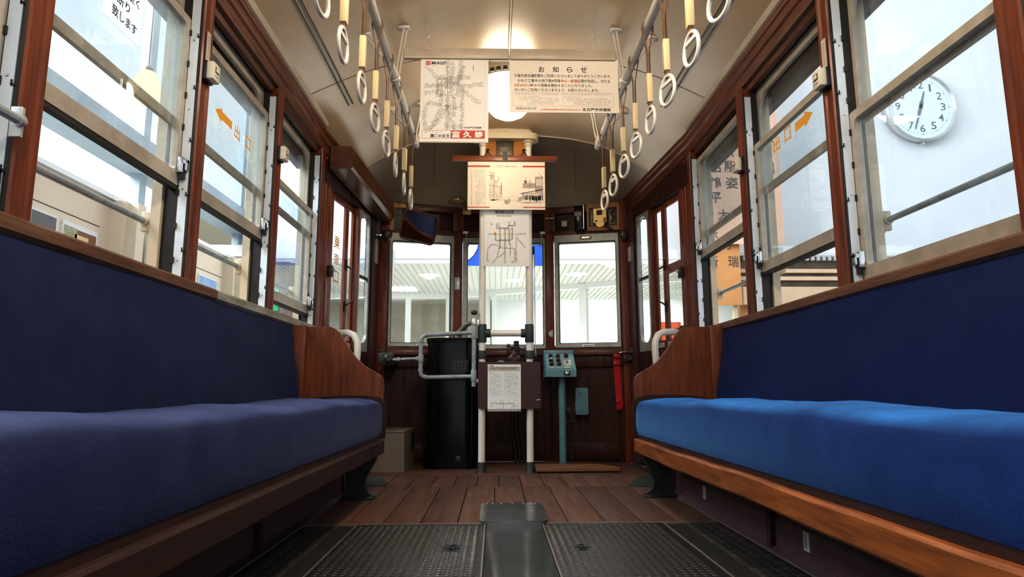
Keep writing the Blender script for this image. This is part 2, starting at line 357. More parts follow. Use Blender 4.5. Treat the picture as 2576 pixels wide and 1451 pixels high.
    def build(s, name, parent=None, smooth=True, angle=35, kind=None, label=None, cat=None, group=None, loc=None):
        org = Vector(ORG[parent]) if parent is not None else Vector(loc or (0, 0, 0))
        if parent is None and loc is None and s.v:
            mn = [min(p[i] for p in s.v) for i in range(3)]; mx = [max(p[i] for p in s.v) for i in range(3)]
            org = Vector(((mn[0] + mx[0]) / 2, (mn[1] + mx[1]) / 2, mn[2]))
        me = bpy.data.meshes.new(name)
        me.from_pydata([tuple(p - org) for p in s.v], [], s.f)
        for m in s.mats: me.materials.append(m)
        me.polygons.foreach_set('material_index', s.mi)
        bm = bmesh.new(); bm.from_mesh(me); bmesh.ops.recalc_face_normals(bm, faces=bm.faces[:]); bm.to_mesh(me); bm.free()
        if smooth:
            me.polygons.foreach_set('use_smooth', [True] * len(me.polygons)); me.set_sharp_from_angle(angle=math.radians(angle))
        me.update()
        o = bpy.data.objects.new(name, me); COL.objects.link(o)
        if parent is not None: o.parent = parent
        else: o.location = org
        ORG[o] = org
        tag(o, label, cat, group, kind)
        return o

ORG = {}
def rrect(x0, x1, y0, y1, r=0.0, k=5):
    ra, rb = r if isinstance(r, tuple) else (r, r)
    lim = min((x1 - x0) / 2 - 1e-4, (y1 - y0) / 2 - 1e-4)
    ra, rb = min(ra, lim) if ra > 0 else 1e-5, min(rb, lim) if rb > 0 else 1e-5
    pts = []
    for cx, cy, a0, r in ((x1 - ra, y1 - ra, 0, ra), (x0 + ra, y1 - ra, PI / 2, ra), (x0 + rb, y0 + rb, PI, rb), (x1 - rb, y0 + rb, 3 * PI / 2, rb)):
        for i in range(k + 1):
            a = a0 + PI / 2 * i / k; pts.append((cx + r * math.cos(a), cy + r * math.sin(a)))
    return pts

_G = {}
def glyphs(body, bold=0.0):
    key = (body, bold)
    if key not in _G:
        c = bpy.data.curves.new('lettering', 'FONT'); c.body = body; c.resolution_u = 2; c.offset = bold
        o = bpy.data.objects.new('lettering', c); COL.objects.link(o)
        me = bpy.data.meshes.new_from_object(o.evaluated_get(bpy.context.evaluated_depsgraph_get()))
        vs = [(v.co.x, v.co.y) for v in me.vertices]; fs = [tuple(p.vertices) for p in me.polygons]
        bpy.data.objects.remove(o); bpy.data.curves.remove(c); bpy.data.meshes.remove(me)
        xs = [v[0] for v in vs] or [0, 1]; ys = [v[1] for v in vs] or [0, 1]
        _G[key] = (vs, fs, (min(xs), max(xs), min(ys), max(ys)))
    return _G[key]

def tag(o, label=None, cat=None, group=None, kind=None):
    for k, v in (('label', label), ('category', cat), ('group', group), ('kind', kind)):
        if v: o[k] = v
    return o
def thing(name, loc, label=None, cat=None, group=None, kind=None):
    o = bpy.data.objects.new(name, None); COL.objects.link(o); o.location = loc; o.empty_display_size = 0.05
    ORG[o] = Vector(loc); return tag(o, label, cat, group, kind)
def copy_tree(o, parent=None):
    c = o.copy(); COL.objects.link(c)
    if parent is not None: c.parent = parent
    ORG[c] = ORG[o]
    for ch in list(o.children): copy_tree(ch, c)
    return c
def frame(p0, p1):
    """local x along p0->p1, local y to its left-hand (outward) side, z up"""
    d = Vector((p1[0] - p0[0], p1[1] - p0[1], 0)).normalized(); n = Vector((-d.y, d.x, 0))
    return Matrix(((d.x, n.x, 0, p0[0]), (d.y, n.y, 0, p0[1]), (0, 0, 1, 0), (0, 0, 0, 1)))
AX = 0.075
# ------------------------------------------------------------------ camera
cam = bpy.data.cameras.new('camera'); cam.sensor_width = 36; cam.sensor_fit = 'HORIZONTAL'; cam.lens = 1646 / 2576 * 36
cam.clip_start = 0.02
cam.dof.use_dof = False
co = bpy.data.objects.new('camera', cam); COL.objects.link(co); SC.camera = co
pt, yw, rl = (math.radians(a) for a in (8.94, 1.49, -0.145))
fw = Vector((math.sin(yw) * math.cos(pt), math.cos(yw) * math.cos(pt), math.sin(pt)))
rt = Vector((math.cos(yw), -math.sin(yw), 0)); upv = rt.cross(fw)
r2 = math.cos(rl) * rt + math.sin(rl) * upv; u2 = -math.sin(rl) * rt + math.cos(rl) * upv
co.matrix_world = Matrix(((r2.x, u2.x, -fw.x, 0), (r2.y, u2.y, -fw.y, 0), (r2.z, u2.z, -fw.z, 0.52), (0, 0, 0, 1)))

SC.view_settings.view_transform = 'Standard'
SC.view_settings.exposure = 0.28
SC.view_settings.gamma = 0.86
SC.cycles.use_denoising = True
SC.cycles.max_bounces = 8; SC.cycles.transparent_max_bounces = 20; SC.cycles.diffuse_bounces = 4; SC.cycles.glossy_bounces = 3
SC.cycles.use_adaptive_sampling = True; SC.cycles.adaptive_threshold = 0.06
SC.cycles.sample_clamp_indirect = 4.0
SC.cycles.caustics_reflective = False; SC.cycles.caustics_refractive = False

w = bpy.data.worlds.new('bright_hall_sky'); SC.world = w; w.use_nodes = True
bg = w.node_tree.nodes['Background']; bg.inputs[0].default_value = (0.86, 0.93, 1.0, 1); bg.inputs[1].default_value = 1.15

def area(name, loc, target, size, power, col=(1, 1, 1), sy=None):
    l = bpy.data.lights.new(name, 'AREA'); l.energy = power; l.color = col; l.size = size
    if sy: l.shape = 'RECTANGLE'; l.size_y = sy
    o = bpy.data.objects.new(name, l); COL.objects.link(o); o.location = loc
    o.rotation_euler = (Vector(target) - Vector(loc)).to_track_quat('-Z', 'Y').to_euler()
    return o
area('hall_skylight', (-4.6, 2.2, 4.6), (0.9, 2.0, 0.45), 5.0, 1150, (0.90, 0.96, 1.0), 3.0)
area('hall_downlight', (3.6, 3.5, 5.5), (3.0, 6.5, 1.5), 3.0, 40, (0.95, 0.98, 1.0))
area('soffit_fill', (0.5, 8.6, -0.55), (0.5, 8.6, 2.0), 4.0, 150, (1, 1, 0.92))  # unseen upward fill near the ground, added to brighten the soffit
area('room_light', (2.2, 10.6, 2.1), (2.2, 10.9, -0.5), 2.5, 240, (1, 1, 0.91))

# ------------------------------------------------------------------ tram shell
XL, XR = -1.05, 1.20
PL = [-0.18, 0.60, 1.38, 2.20, 3.01, 3.81]
PR = [-0.22, 0.56, 1.34, 2.145, 2.97, 3.83]
PW = 0.092
ZS = {-1: 0.90, 1: 0.876}
Y0 = -0.55
def wallpath(s, extra=0.0):
    """side-wall line from the rear to the front corner with inward normals"""
    if s < 0: a, b, c = (XL, Y0), (XL, 3.88), (-0.875, 4.93)
    else: a, b, c = (XR, Y0), (XR, 3.88), (1.00, 4.93)
    d1 = Vector((0, 1)); d2 = Vector((c[0] - b[0], c[1] - b[1])).normalized()
    n1 = Vector((-s, 0)); n2 = Vector((-s * d2.y, s * d2.x))
    nm = (n1 + n2).normalized()
    return [(a[0], a[1], 0, n1.x, n1.y), (b[0], b[1], 0, nm.x, nm.y), (c[0], c[1], -0.115, n2.x, n2.y)]

# floor: planks, boards, base
fl = MB()
fl.mat('floorbase').box(-1.2, 1.36, Y0, 5.25, -0.12, -0.014)
def planks(xs, y0, y1, z1=0.0):
    for a, b in zip(xs[:-1], xs[1:]):
        fl.mat(R.choice(['plank1', 'plank2', 'plank3'])).box(a + .0022, b - .0022, y0, y1, -.02, z1 + R.uniform(-.001, .001), .002)
planks([-0.998 + i * 0.1277 for i in range(17)], 3.758, 4.262)
planks([-0.895 + i * 0.149 for i in range(14)], 2.722, 3.752)
fl.mat('plankx').box(-0.82, 0.98, 4.268, 4.62, -.02, 0.004, .003)
for i in range(3): fl.mat('plankx').box(-0.82, 0.98, 4.63 + i * .14, 4.765 + i * .14, -.02, 0.0, .002)
for s, xa, xb in ((-1, -0.555, -0.86), (1, 0.685, 0.90)):       # rubber mats beside the steel covers
    fl.mat('rubber').box(xa, xb, Y0, 2.712, -.02, -0.004)
    lo, hi = (-0.73, -0.61) if s < 0 else (0.755, 0.895)
    ny = 60; nx = 3 if s < 0 else 4
    for j in range(ny):
        y = 1.2 + j * 0.0255
        if y > 2.68: break
        for i in range(nx):
            x = lo + (hi - lo) * i / nx
            fl.mat('rubbertile').box(x + .002, x + (hi - lo) / nx - .003, y, y + (.019 if j % 3 else .016), -.006, 0.0005, .0015)
fl.build('floor', kind='structure')
tr = MB().mat('trimgrey').box(-0.86, 0.90, 2.710, 2.722, -.01, 0.004, .001)
tr.build('trim_1', kind='structure')

# lower side walls, sills, headers
for s, nm in ((-1, 'left'), (1, 'right')):
    zs = ZS[s]; X0 = XL if s < 0 else XR
    b = MB()
    b.mat('wood_plum').sweep([(-.16, 0), (-.03, 0), (-.03, zs - .04), (-.16, zs - .04)], wallpath(s)[:2])
    p = wallpath(s); q = p[2]; m = p[1]
    def at(t): return (m[0] + (q[0] - m[0]) * t, m[1] + (q[1] - m[1]) * t, 0, q[3], q[4])
    # plum post panel between the door and the front corner, with its window above and a dado below
    b.mat('wood_plum').sweep([(-.045, 0), (0, 0), (0, 1.98), (-.045, 1.98)], [at(.84), at(1.0)])
    b.mat('wood_dark').sweep([(-.10, 0), (-.01, 0), (-.01, .80), (-.10, .80)], [at(.56), at(.84)])
    b.mat('wood_dark').sweep([(-.10, 1.80), (-.005, 1.80), (-.005, 1.95), (-.10, 1.95)], [at(.02), at(.84)])
    b.mat('wood_v').sweep([(-.05, .80), (-.01, .80), (-.01, 1.80), (-.05, 1.80)], [at(.575), at(.60)])
    b.mat('channel').sweep([(-.045, .80), (-.012, .80), (-.012, 1.80), (-.045, 1.80)], [at(.80), at(.84)])
    # boarding behind and above the sashes
    b.mat('channel').sweep([(-.17, 1.875), (-.128, 1.875), (-.128, 2.1), (-.17, 2.1)], wallpath(s)[:2])
    b.build('wall_' + nm, kind='structure')
    b = MB().mat('wood_sill').sweep([(-.15, zs - .045), (.0, zs - .045), (.012, zs - .035), (.012, zs - .008), (.004, zs), (-.15, zs)], [wallpath(s)[0], (XL if s < 0 else XR, 2.45 if s < 0 else 3.0, 0, -s, 0)])
    b.mat('sillworn' if s < 0 else 'wood_sill').sweep([(-.15, zs - .045), (.0, zs - .045), (.012, zs - .035), (.012, zs - .008), (.004, zs), (-.15, zs)], [(XL if s < 0 else XR, 2.45 if s < 0 else 3.0, 0, -s, 0), (XL if s < 0 else XR, 3.88, 0, -s, 0)])
    b.build('trim_%d' % (2 if s < 0 else 3), kind='structure')
    b = MB().mat('wood_y').sweep([(-.17, 1.985), (-.05, 1.985), (-.05, 1.955), (-.028, 1.955), (-.02, 1.975), (0, 1.98), (0, 2.032), (.010, 2.04), (.010, 2.078), (.018, 2.084), (.018, 2.108), (-.17, 2.112)], wallpath(s))
    b.build('trim_%d' % (4 if s < 0 else 5), kind='structure')

# pillars with white latch jambs
tn = 6
def pillar(s, p, last=False):
    global tn
    zs = ZS[s]; X0 = XL if s < 0 else XR
    o = lambda u: X0 + s * u
    pw = PW if not last else 0.16
    t = thing('trim_%d' % tn, (X0, p, zs), kind='structure'); tn += 1
    b = MB().mat('wood_v')
    b.prism([(o(-.004), p + .012), (o(.004), p + .004), (o(.055), p + .004), (o(.055), p + pw), (o(.012), p + pw), (o(-.004), p + pw - .014), (o(-.004), p + pw - .028), (o(.001), p + pw - .034), (o(.001), p + .026)], 'XY', zs - .002, 1.982)
    if last: b.box(o(-.012), o(.03), p + .162, p + .26, zs - .06, 1.99, .006)
    b.build('post', t)
    b = MB().mat('jamb').box(o(.008), o(.038), p - .004, p + .004, zs, 1.93)
    b.build('latch_strip', t)
    b = MB().mat('channel').box(o(.055), o(.088), p + .006, p + pw, zs, 1.97)
    b.box(o(.038), o(.074), p - .004, p + .006, zs, 1.97)
    b.mat('cream').box(o(.0885), o(.122), p - .012, p + pw + .006, zs, 1.97)
    b.build('outer_post', t)
    b = MB().mat('blackmatte')
    z = zs + .05
    while z < 1.85:
        b.box(o(.034), o(.043), p - .010, p - .003, z, z + .021); z += .118
    z = zs + .09
    while z < 1.85:
        b.box(o(.002), o(.012), p - .007, p - .002, z, z + .005); b.box(o(.0095), o(.0125), p - .007, p - .002, z, z + .014); z += .195
    b.box(o(.001), o(.007), p - .003, p + .006, zs, 1.95)
    b.build('catch', t)
    b = MB().mat('chrome')
    for z in (zs + .06, zs + .31, zs + .60, zs + .86): b.lathe([(.0045, 0), (.003, .002)], (o(.024), p - .004, z), (0, -1, 0), 10)
    b.build('screw', t)
for s, P in ((-1, PL), (1, PR)):
    for i, p in enumerate(P): pillar(s, p, last=(i == len(P) - 1))

# side windows
def window(idx, s, ya, yb, zlow):
    zs = ZS[s]; X0 = XL if s < 0 else XR
    o = lambda u: X0 + s * u
    fn = lambda a, b, d: (o(d), a, b)
    w = thing('window_%d' % idx, (X0, (ya + yb) / 2, zs), kind='structure')
    ys, ye = ya - .02, yb + .012
    # fixed upper sash in the outer track
    us = MB().mat('sash'); us.ring(fn, (ys, ye, 1.437, 1.97, 0), (ys + .045, ye - .035, 1.470, 1.92, (.09, .006)), .068, .084); us = us.build('upper_sash', w)
    MB().mat('glass').slab(fn, (ys + .044, ye - .034, 1.468, 1.921, (.09, .006)), .074, .077).build('pane', us)
    h = 0.62 if zlow > .91 else 1.478 - zlow
    ls = MB().mat('sash')
    ls.ring(fn, (ys, ye, zlow, zlow + h, .03), (ys + .04, ye - .042, zlow + .048, zlow + h - .030, .02), .040, .065)
    ls.mat('channel').box(o(.042), o(.064), ys, ye, zlow - .014, zlow)
    ls = ls.build('lower_sash', w)
    MB().mat('glass').slab(fn, (ys + .038, ye - .040, zlow + .046, zlow + h - .028, .02), .051, .054).build('pane', ls)
    lt = MB().mat('chrome'); y = ye - .040
    lt.box(o(.018), o(.040), y, y + .032, zlow + .042, zlow + .098, .003)
    lt.box(o(.006), o(.024), y + .004, y + .022, zlow + .074, zlow + .090, .003).box(o(.006), o(.013), y + .004, y + .022, zlow + .050, zlow + .090, .003)
    lt.mat('blackmatte').box(o(.016), o(.032), y + .006, y + .02, zlow + .02, zlow + .052)
    lt.build('latch', ls)
    return w
lows = {-1: [0.905, 0.905, 1.22, 1.222, 0.968], 1: [0.95, 0.905, 0.885, 1.062, 1.308]}
k = 1
for s, P in ((-1, PL), (1, PR)):
    for i in range(5):
        window(k, s, P[i] + PW, P[i + 1], lows[s][i]); k += 1

# ceiling: vault, then the dome down to the front wall
def vault(u):
    pts = [(0, 2.372), (.3, 2.36), (.5, 2.337), (.7, 2.295), (.82, 2.255), (.92, 2.21), (1.0, 2.172), (1.06, 2.142), (1.13, 2.106)]
    u = abs(u)
    for (a, za), (b_, zb) in zip(pts[:-1], pts[1:]):
        if u <= b_: t = (u - a) / (b_ - a); return za + (zb - za) * t
    return 2.106
def halfw(y):
    return 1.125 if y < 3.88 else 1.125 - (y - 3.88) / 1.05 * 0.187
def yfront(x):
    if x < -.29: return 5.05 + (x + .29) * (.12 / .54)
    if x > .43: return 5.05 - (x - .43) * (.12 / .55)
    return 5.05
def zedge(y): return 2.106 if y < 3.88 else 2.106 - (y - 3.88) / 1.05 * .13
def zceil(u01, y, x):
    z0 = vault(u01 * 1.125) - (0.05 * min(1, max(0, (y - 3.4) / 1.0)) * (1 - abs(u01) ** 2))
    if y > 4.45:
        t = min(1, (y - 4.45) / (yfront(x) + .02 - 4.45)); e = 1.955 + .03 * abs(u01) ** 3
        return e + (z0 - (2.106 - zedge(y)) * abs(u01) ** 4 - e) * math.sqrt(max(0, 1 - t ** 2.2))
    return z0 - (2.106 - zedge(y)) * abs(u01) ** 4
cb = MB().mat('ceiling'); NU = 48
ys = [Y0 + (4.40 - Y0) * i / 30 for i in range(31)]
vs = []; fs = []
for j in range(31 + 18):
    for i in range(NU + 1):
        u = -1 + 2 * i / NU
        if j < 31: y = ys[j]; x = AX + u * halfw(y)
        else:
            t = (j - 30) / 18; x = AX + u * halfw(4.45); yf = yfront(AX + u * .94) + .02
            y = 4.40 + (yf - 4.40) * t; x = AX + u * halfw(min(y, 4.95))
        vs.append((x, y, zceil(u, y, x)))
NJ = 49
for j in range(NJ - 1):
    for i in range(NU): a = j * (NU + 1) + i; fs.append((a, a + 1, a + NU + 2, a + NU + 1))
nf = 31 * NU
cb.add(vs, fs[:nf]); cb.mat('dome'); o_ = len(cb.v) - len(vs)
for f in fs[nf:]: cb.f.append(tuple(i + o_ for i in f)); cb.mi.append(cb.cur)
cb.add([(x, y, z + .05) for x, y, z in vs], [f[::-1] for f in fs])
cb.build('ceiling', kind='structure', angle=60)
# ribs, centre seam, side beads
def rib(y, r, mname):
    pts = []
    for i in range(41):
        u = -1 + 2 * i / 40; x = AX + u * halfw(y); pts.append((x, y, zceil(u, y, x) - .001))
    return MB().mat(mname).tube(pts, r, 6)
for y in (1.42, 2.42, 3.40): rib(y, .0022, 'trimgrey').build('trim_%d' % tn, kind='structure'); tn += 1
rb = rib(4.42, .005, 'cream')
for i in range(3, 38, 3):
    u = -1 + 2 * i / 40; x = AX + u * halfw(4.42); rb.lathe([(.006, 0), (.003, -.004)], (x, 4.40, zceil(u, 4.40, x)), (0, 0, 1), 8)
rb.build('trim_%d' % tn, kind='structure'); tn += 1
MB().mat('creamtrim').tube([(AX, Y0, 2.368), (AX, 3.42, 2.368)], .008, 6).build('trim_%d' % tn, kind='structure'); tn += 1
for s in (-1, 1):
    b = MB().mat('trimgrey'); u = s * .93 / 1.125
    for d in (-.012, .012):
        b.tube([(AX + s * (.93) + d, y, vault(.93) + (-.004 if 1 else 0) - s * d * .4) for y in (Y0, 1.5, 3.68)], .0055, 6)
    b.build('trim_%d' % tn, kind='structure'); tn += 1
    b = MB().mat('creamtrim').sweep([(.016, 2.108), (.030, 2.112), (.052, 2.142), (.048, 2.150), (.014, 2.116)], [(XL if s < 0 else XR, Y0, 0, -s, 0), (XL if s < 0 else XR, 3.80, 0, -s, 0)])
    b.mat('chrome')
    for i in range(22): b.lathe([(.004, 0), (.002, .002)], ((XL if s < 0 else XR) - s * .036, Y0 + .1 + i * .19, 2.122), (-s * .7, 0, -.7), 8)
    b.build('trim_%d' % tn, kind='structure'); tn += 1
    # seams and bolts where the dome ribs run down to the front
    pts = []
    for i in range(14):
        t = i / 13; y = 4.44 + .53 * t; x = AX + s * (.50 + .06 * t); u = (x - AX) / halfw(min(y, 4.95)); pts.append((x, y, zceil(u, y, x) - .001))
    b = MB().mat('trimgrey').tube(pts, .0022, 6)
    b.mat('ceiling')
    for p in pts[1::2]: b.lathe([(.007, 0), (.003, -.005)], (p[0] + s * .03, p[1], p[2] + .002), (0, .3, 1), 8)
    b.build('trim_%d' % tn, kind='structure'); tn += 1

# ------------------------------------------------------------------ front wall: three facets
FL, FC, FR = frame((-.83, 4.93), (-.29, 5.05)), frame((-.29, 5.05), (.43, 5.05)), frame((.43, 5.05), (.98, 4.93))
LL, LC, LR = .5532, .72, .5629
fw_ = MB()
for T, L in ((FL, LL), (FC, LC), (FR, LR)):
    fw_.T = T
    fw_.mat('wood_dark').box(-.02, L + .02, .03, .10, 0, .80)                # recessed panel
    fw_.mat('wood_dark').box(0, .06, 0, .05, 0, .80, .004).box(L - .06, L, 0, .05, 0, .80, .004).box(.05, L - .05, .002, .05, .02, .14, .004).box(.05, L - .05, .002, .05, .70, .80, .004)
    fw_.mat('wood_x').box(-.005, L + .005, -.025, .06, .79, .832, .006)      # ledge
    fw_.mat('wood_x').box(0, L, 0, .08, .825, .866)
    fw_.mat('wood_dark').box(-.02, L + .02, .03, .10, 1.70, 2.02)
    fw_.mat('wood_x').box(-.01, L + .01, -.004, .04, 1.722, 1.775, .004).box(-.01, L + .01, -.004, .04, 1.915, 1.968, .004)
    fw_.mat('wood_v').box(0, .045, -.002, .05, 1.76, 1.93, .003).box(L - .045, L, -.002, .05, 1.76, 1.93, .003)
fw_.T = None
for (x, y, r) in ((-.29, 5.045, .028), (.43, 5.045, .028)):
    fw_.mat('wood_v').box(x - r - .012, x + r + .002, y - .015, y + .08, .83, 1.76, .008)
for s, x in ((-1, -.848), (1, .995)):
    fw_.mat('wood_v').box(x - .036, x + .036, 4.885, 5.0, 0, 1.985, .008)
    fw_.mat('wood_dark').box(x + s * .03, x + s * .09, 4.90, 5.02, 0, 1.985)
fw_.build('wall_front', kind='structure')

def front_window(idx, T, L, x0, x1, z0, z1, mg, handle):
    t = thing('window_%d' % idx, T @ Vector(((x0 + x1) / 2, 0, z0)), kind='structure')
    fn = lambda a, b, d: (a, d, b)
    f = MB(T).mat('frontframe'); f.ring(fn, (x0, x1, z0, z1, .006), (x0 + mg[0], x1 - mg[1], z0 + mg[2], z1 - mg[3], .012), -.012, .03)
    f.mat('channel').ring(fn, (x0 + mg[0] - .002, x1 - mg[1] + .002, z0 + mg[2] - .002, z1 - mg[3] + .002, .012), (x0 + mg[0] + .005, x1 - mg[1] - .005, z0 + mg[2] + .005, z1 - mg[3] - .007, .012), -.004, .03)
    f = f.build('sash', t)
    MB(T).mat('glassclear').slab(fn, (x0 + mg[0], x1 - mg[1], z0 + mg[2], z1 - mg[3], .012), .012, .016).build('pane', t)
    if handle:
        xm = (x0 + x1) / 2
        h = MB(T).mat('bronze').ring(fn, (xm - .045, xm + .045, z1 - .04, z1 - .012, .004), (xm - .034, xm + .034, z1 - .034, z1 - .018, .003), -.02, -.010)
        h.mat('chrome').box(xm - .03, xm + .03, -.017, -.011, z1 - .032, z1 - .020)
        h.build('pull', t)
        h = MB(T).mat('silver').ring(fn, (xm - .04, xm + .05, z0 + .003, z0 + .020, .004), (xm - .032, xm + .042, z0 + .005, z0 + .014, .003), -.02, -.010)
        h.build('bottom_pull', t)
    return t
front_window(11, FL, LL, .026, .522, .858, 1.728, (.014, .026, .024, .058), True)
front_window(12, FC, LC, .036, .694, .846, 1.716, (.034, .026, .026, .040), False)
front_window(13, FR, LR, .038, .534, .852, 1.734, (.030, .018, .030, .058), True)

# fixed rounded side windows and folding doors between the last pillar and the front corner
def side_front(s, widx, didx):
    p = wallpath(s); m, q = p[1], p[2]
    T = frame((m[0], m[1]), (q[0], q[1]))         # local y points to the tram's left
    Ln = math.hypot(q[0] - m[0], q[1] - m[1])
    sg = -s                                       # inward direction in local y
    fn = lambda a, b, d: (a, sg * d, b)
    iy = sg
    if s < 0: d0, d1, d2, w0, w1 = .22, .455, .56, .60, .80
    else: d0, d1, d2, w0, w1 = .175, .43, .55, .60, .80
    t = thing('window_%d' % widx, T @ Vector(((w0 + w1) / 2, 0, .86)), kind='structure')
    f = MB(T).mat('frontframe').ring(fn, (w0 * Ln, w1 * Ln, .80, 1.80, .0), (w0 * Ln + .02, w1 * Ln - .022, .86, 1.775, .07), .008, .03)
    f.mat('channel').box(w0 * Ln + .01, w1 * Ln - .01, iy * .012, iy * .028, 1.315, 1.335)
    f.build('sash', t)
    MB(T).mat('glassclear').slab(fn, (w0 * Ln + .018, w1 * Ln - .02, .858, 1.777, .07), .016, .020).build('pane', t)
    t = thing('door_%d' % didx, T @ Vector(((d0 + d2) / 2 * Ln, 0, 0)), kind='structure')
    for i, (a, b_) in enumerate(((d0, d1), (d1 + .006, d2 + .02))):
        x0, x1 = a * Ln, b_ * Ln
        lf = MB(T).mat('wood_v')
        mid = (1.30, 1.36) if (s > 0 and i == 0) else None
        lo, hi = .86, 1.76
        lf.ring(fn, (x0, x1, .02, 1.83, 0), (x0 + .026, x1 - .022, lo, hi, .0), .040, .056)
        lf.box(x0 + .02, x1 - .018, iy * .043, iy * .054, .06, lo)
        if mid: lf.box(x0 + .02, x1 - .018, iy * .041, iy * .055, mid[0], mid[1])
        lf.mat('silver').box(x0 + .03, x1 - .02, iy * .03, iy * .036, lo - .05, lo - .015)
        lf = lf.build('leaf', t)
        MB(T).mat('glassclear').slab(fn, (x0 + .024, x1 - .020, lo - .002, hi + .002, 0), .047, .050).build('pane', lf)
    xh = (d1 + .003) * Ln
    hb = MB(T).mat('blackmatte')
    for dx in (-.004, ):
        hb.tube([(xh, iy * .035, 1.36), (xh, iy * .012, 1.345), (xh, iy * -.02, 1.33), (xh, iy * -.02, 1.12), (xh, iy * .012, 1.105), (xh, iy * .035, 1.09)], .006, 8)
        hb.box(xh - .008, xh + .008, iy * .03, iy * .04, 1.33, 1.40).box(xh - .008, xh + .008, iy * .03, iy * .04, 1.05, 1.12)
    hb.build('handle', t)
    return T, Ln, iy
TLd, LnL, iyL = side_front(-1, 14, 1)
TRd, LnR, iyR = side_front(1, 15, 2)
# ------------------------------------------------------------------ benches
def bench(s, label, vel, vback, zt, xf, xt, xb):
    i = -s; YE = 3.40
    root = thing('bench', (xb, 1.5, 0), label, 'bench', 'long velvet benches facing each other')
    # backrest: gently padded, leaning outward to the sill
    b = MB().mat(vback); ny, nz = 60, 10; vs = []; fs = []
    for j in range(ny + 1):
        y = Y0 + (YE - Y0) * j / ny
        for k in range(nz + 1):
            t = k / nz; z = .43 + (zt - .43) * t
            puff = .018 * math.sin(PI * min(1, t * 1.02)) ** .7 * min(1, (YE - y) / .06 + .02) + .003 * math.sin(y * 5 + k)
            x = xb + (xt - xb) * t + i * puff
            vs.append((x, y, z))
    for j in range(ny):
        for k in range(nz): a = j * (nz + 1) + k; fs.append((a, a + 1, a + nz + 2, a + nz + 1))
    n0 = len(vs)
    b.add(vs, fs)
    b.add([(xt - i * .045, Y0, .43), (xt - i * .045, YE, .43), (xt - i * .045, YE, zt), (xt - i * .045, Y0, zt)], [(0, 1, 2, 3)])
    b.add([(xb, YE, .43), (xt, YE, zt), (xt - i * .045, YE, zt), (xt - i * .045, YE, .43)], [(0, 1, 2, 3)])
    b.build('backrest', root, angle=60)
    # cushion: crowned top, rolled front edge
    prof = [(0, .30), (0, .455), (.08, .478), (.2, .488), (.32, .487), (.385, .480), (.41, .468), (.424, .448), (.428, .42), (.43, .37), (.428, .33), (.42, .303)]
    W = abs(xf - xb); k = W / .43
    ny = 110; vs = []; fs = []; n = len(prof)
    rr = random.Random(3 + s)
    ph = [rr.uniform(0, 6.28) for _ in range(8)]
    for j in range(ny + 1):
        y = Y0 + (YE - .005 - Y0) * j / ny
        e = min(1.0, (YE - .005 - y) / .05); e = math.sqrt(max(0, 1 - (1 - e) ** 2))
        for m_, (u, z) in enumerate(prof):
            lump = .004 * math.sin(y * 3.1 + ph[0]) + .003 * math.sin(y * 7.7 + ph[1] + u * 4) + .002 * math.sin(y * 17 + u * 9 + ph[2])
            crease = -.006 * max(0, math.sin(y * 9.0 + ph[3] + u * 5)) ** 14 if .05 < u < .40 else 0
            zz = z + (lump + crease if z > .44 else 0)
            zz = .30 + (zz - .30) * (.90 + .10 * e)
            vs.append((xb + i * u * k * (.985 + .015 * e), y, zz))
    for j in range(ny):
        for m_ in range(n): a = j * n + m_; c = j * n + (m_ + 1) % n; fs.append((a, c, c + n, a + n))
    fs.append(tuple(range(n))); fs.append(tuple(ny * n + q for q in range(n))[::-1])
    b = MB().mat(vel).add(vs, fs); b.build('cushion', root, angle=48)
    # front rail below the cushion, dark shadow board above it
    X = lambda d: xf + s * d
    b = MB().mat('wood_rail' if s > 0 else 'wood_raildark'); N_ = 40  # less lit bench gets the dark wood: its shade put into the colour
    vs = []; fs = []
    for j in range(N_ + 1):
        y = Y0 + (YE - .02 - Y0) * j / N_; dz = (.003 * math.sin(y * 4.0) + .0015 * math.sin(y * 11)) * (1 if s > 0 else .25)
        vs += [(X(-.004), y, .215 + dz), (X(-.010), y, .222 + dz), (X(-.010), y, .276 + dz), (X(-.002), y, .283 + dz), (X(.045), y, .283), (X(.045), y, .215)]
    for j in range(N_):
        for q in range(6): a = j * 6 + q; c = j * 6 + (q + 1) % 6; fs.append((a, c, c + 6, a + 6))
    fs.append(tuple(range(6))); fs.append(tuple(N_ * 6 + q for q in range(6))[::-1])
    b.add(vs, fs).build('seat_rail', root, angle=25)
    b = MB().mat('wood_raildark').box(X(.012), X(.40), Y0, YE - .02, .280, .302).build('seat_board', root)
    # end: scrolled wing with a post, and the rounded cushion end board
    def ex(px): return px
    w = abs(xt - xf)
    pts = [(.985, .43), (1.0, .50), (1.0, .565), (.985, .59), (.95, .608), (.86, .632), (.78, .655), (.70, .69), (.62, .738), (.555, .788), (.50, .825), (.45, .846), (.40, .855), (0.0, .855), (0, .43)]
    poly = [(xt + i * w * .985 * a, z) for a, z in pts]
    if s > 0: poly = poly[::-1]
    b = MB().mat('wood_end').prism(poly, 'XZ', YE + .012, YE + .044); b.build('end_wing', root)
    b = MB().mat('wood_end').box(xt - i * .04, xt + i * .075, YE - .006, YE + .055, .44, .862, .008); b.build('end_post', root)
    ep = [(xb - i * .02, .285)] + [(xb + i * (u * k + (.012 if u > .3 else 0)), z + (.014 if z > .44 else 0)) for u, z in prof[1:-1]] + [(xf + i * .008, .285)]
    b = MB().mat('wood_raildark').prism(ep, 'XZ', YE - .004, YE + .014); b.build('end_board', root)
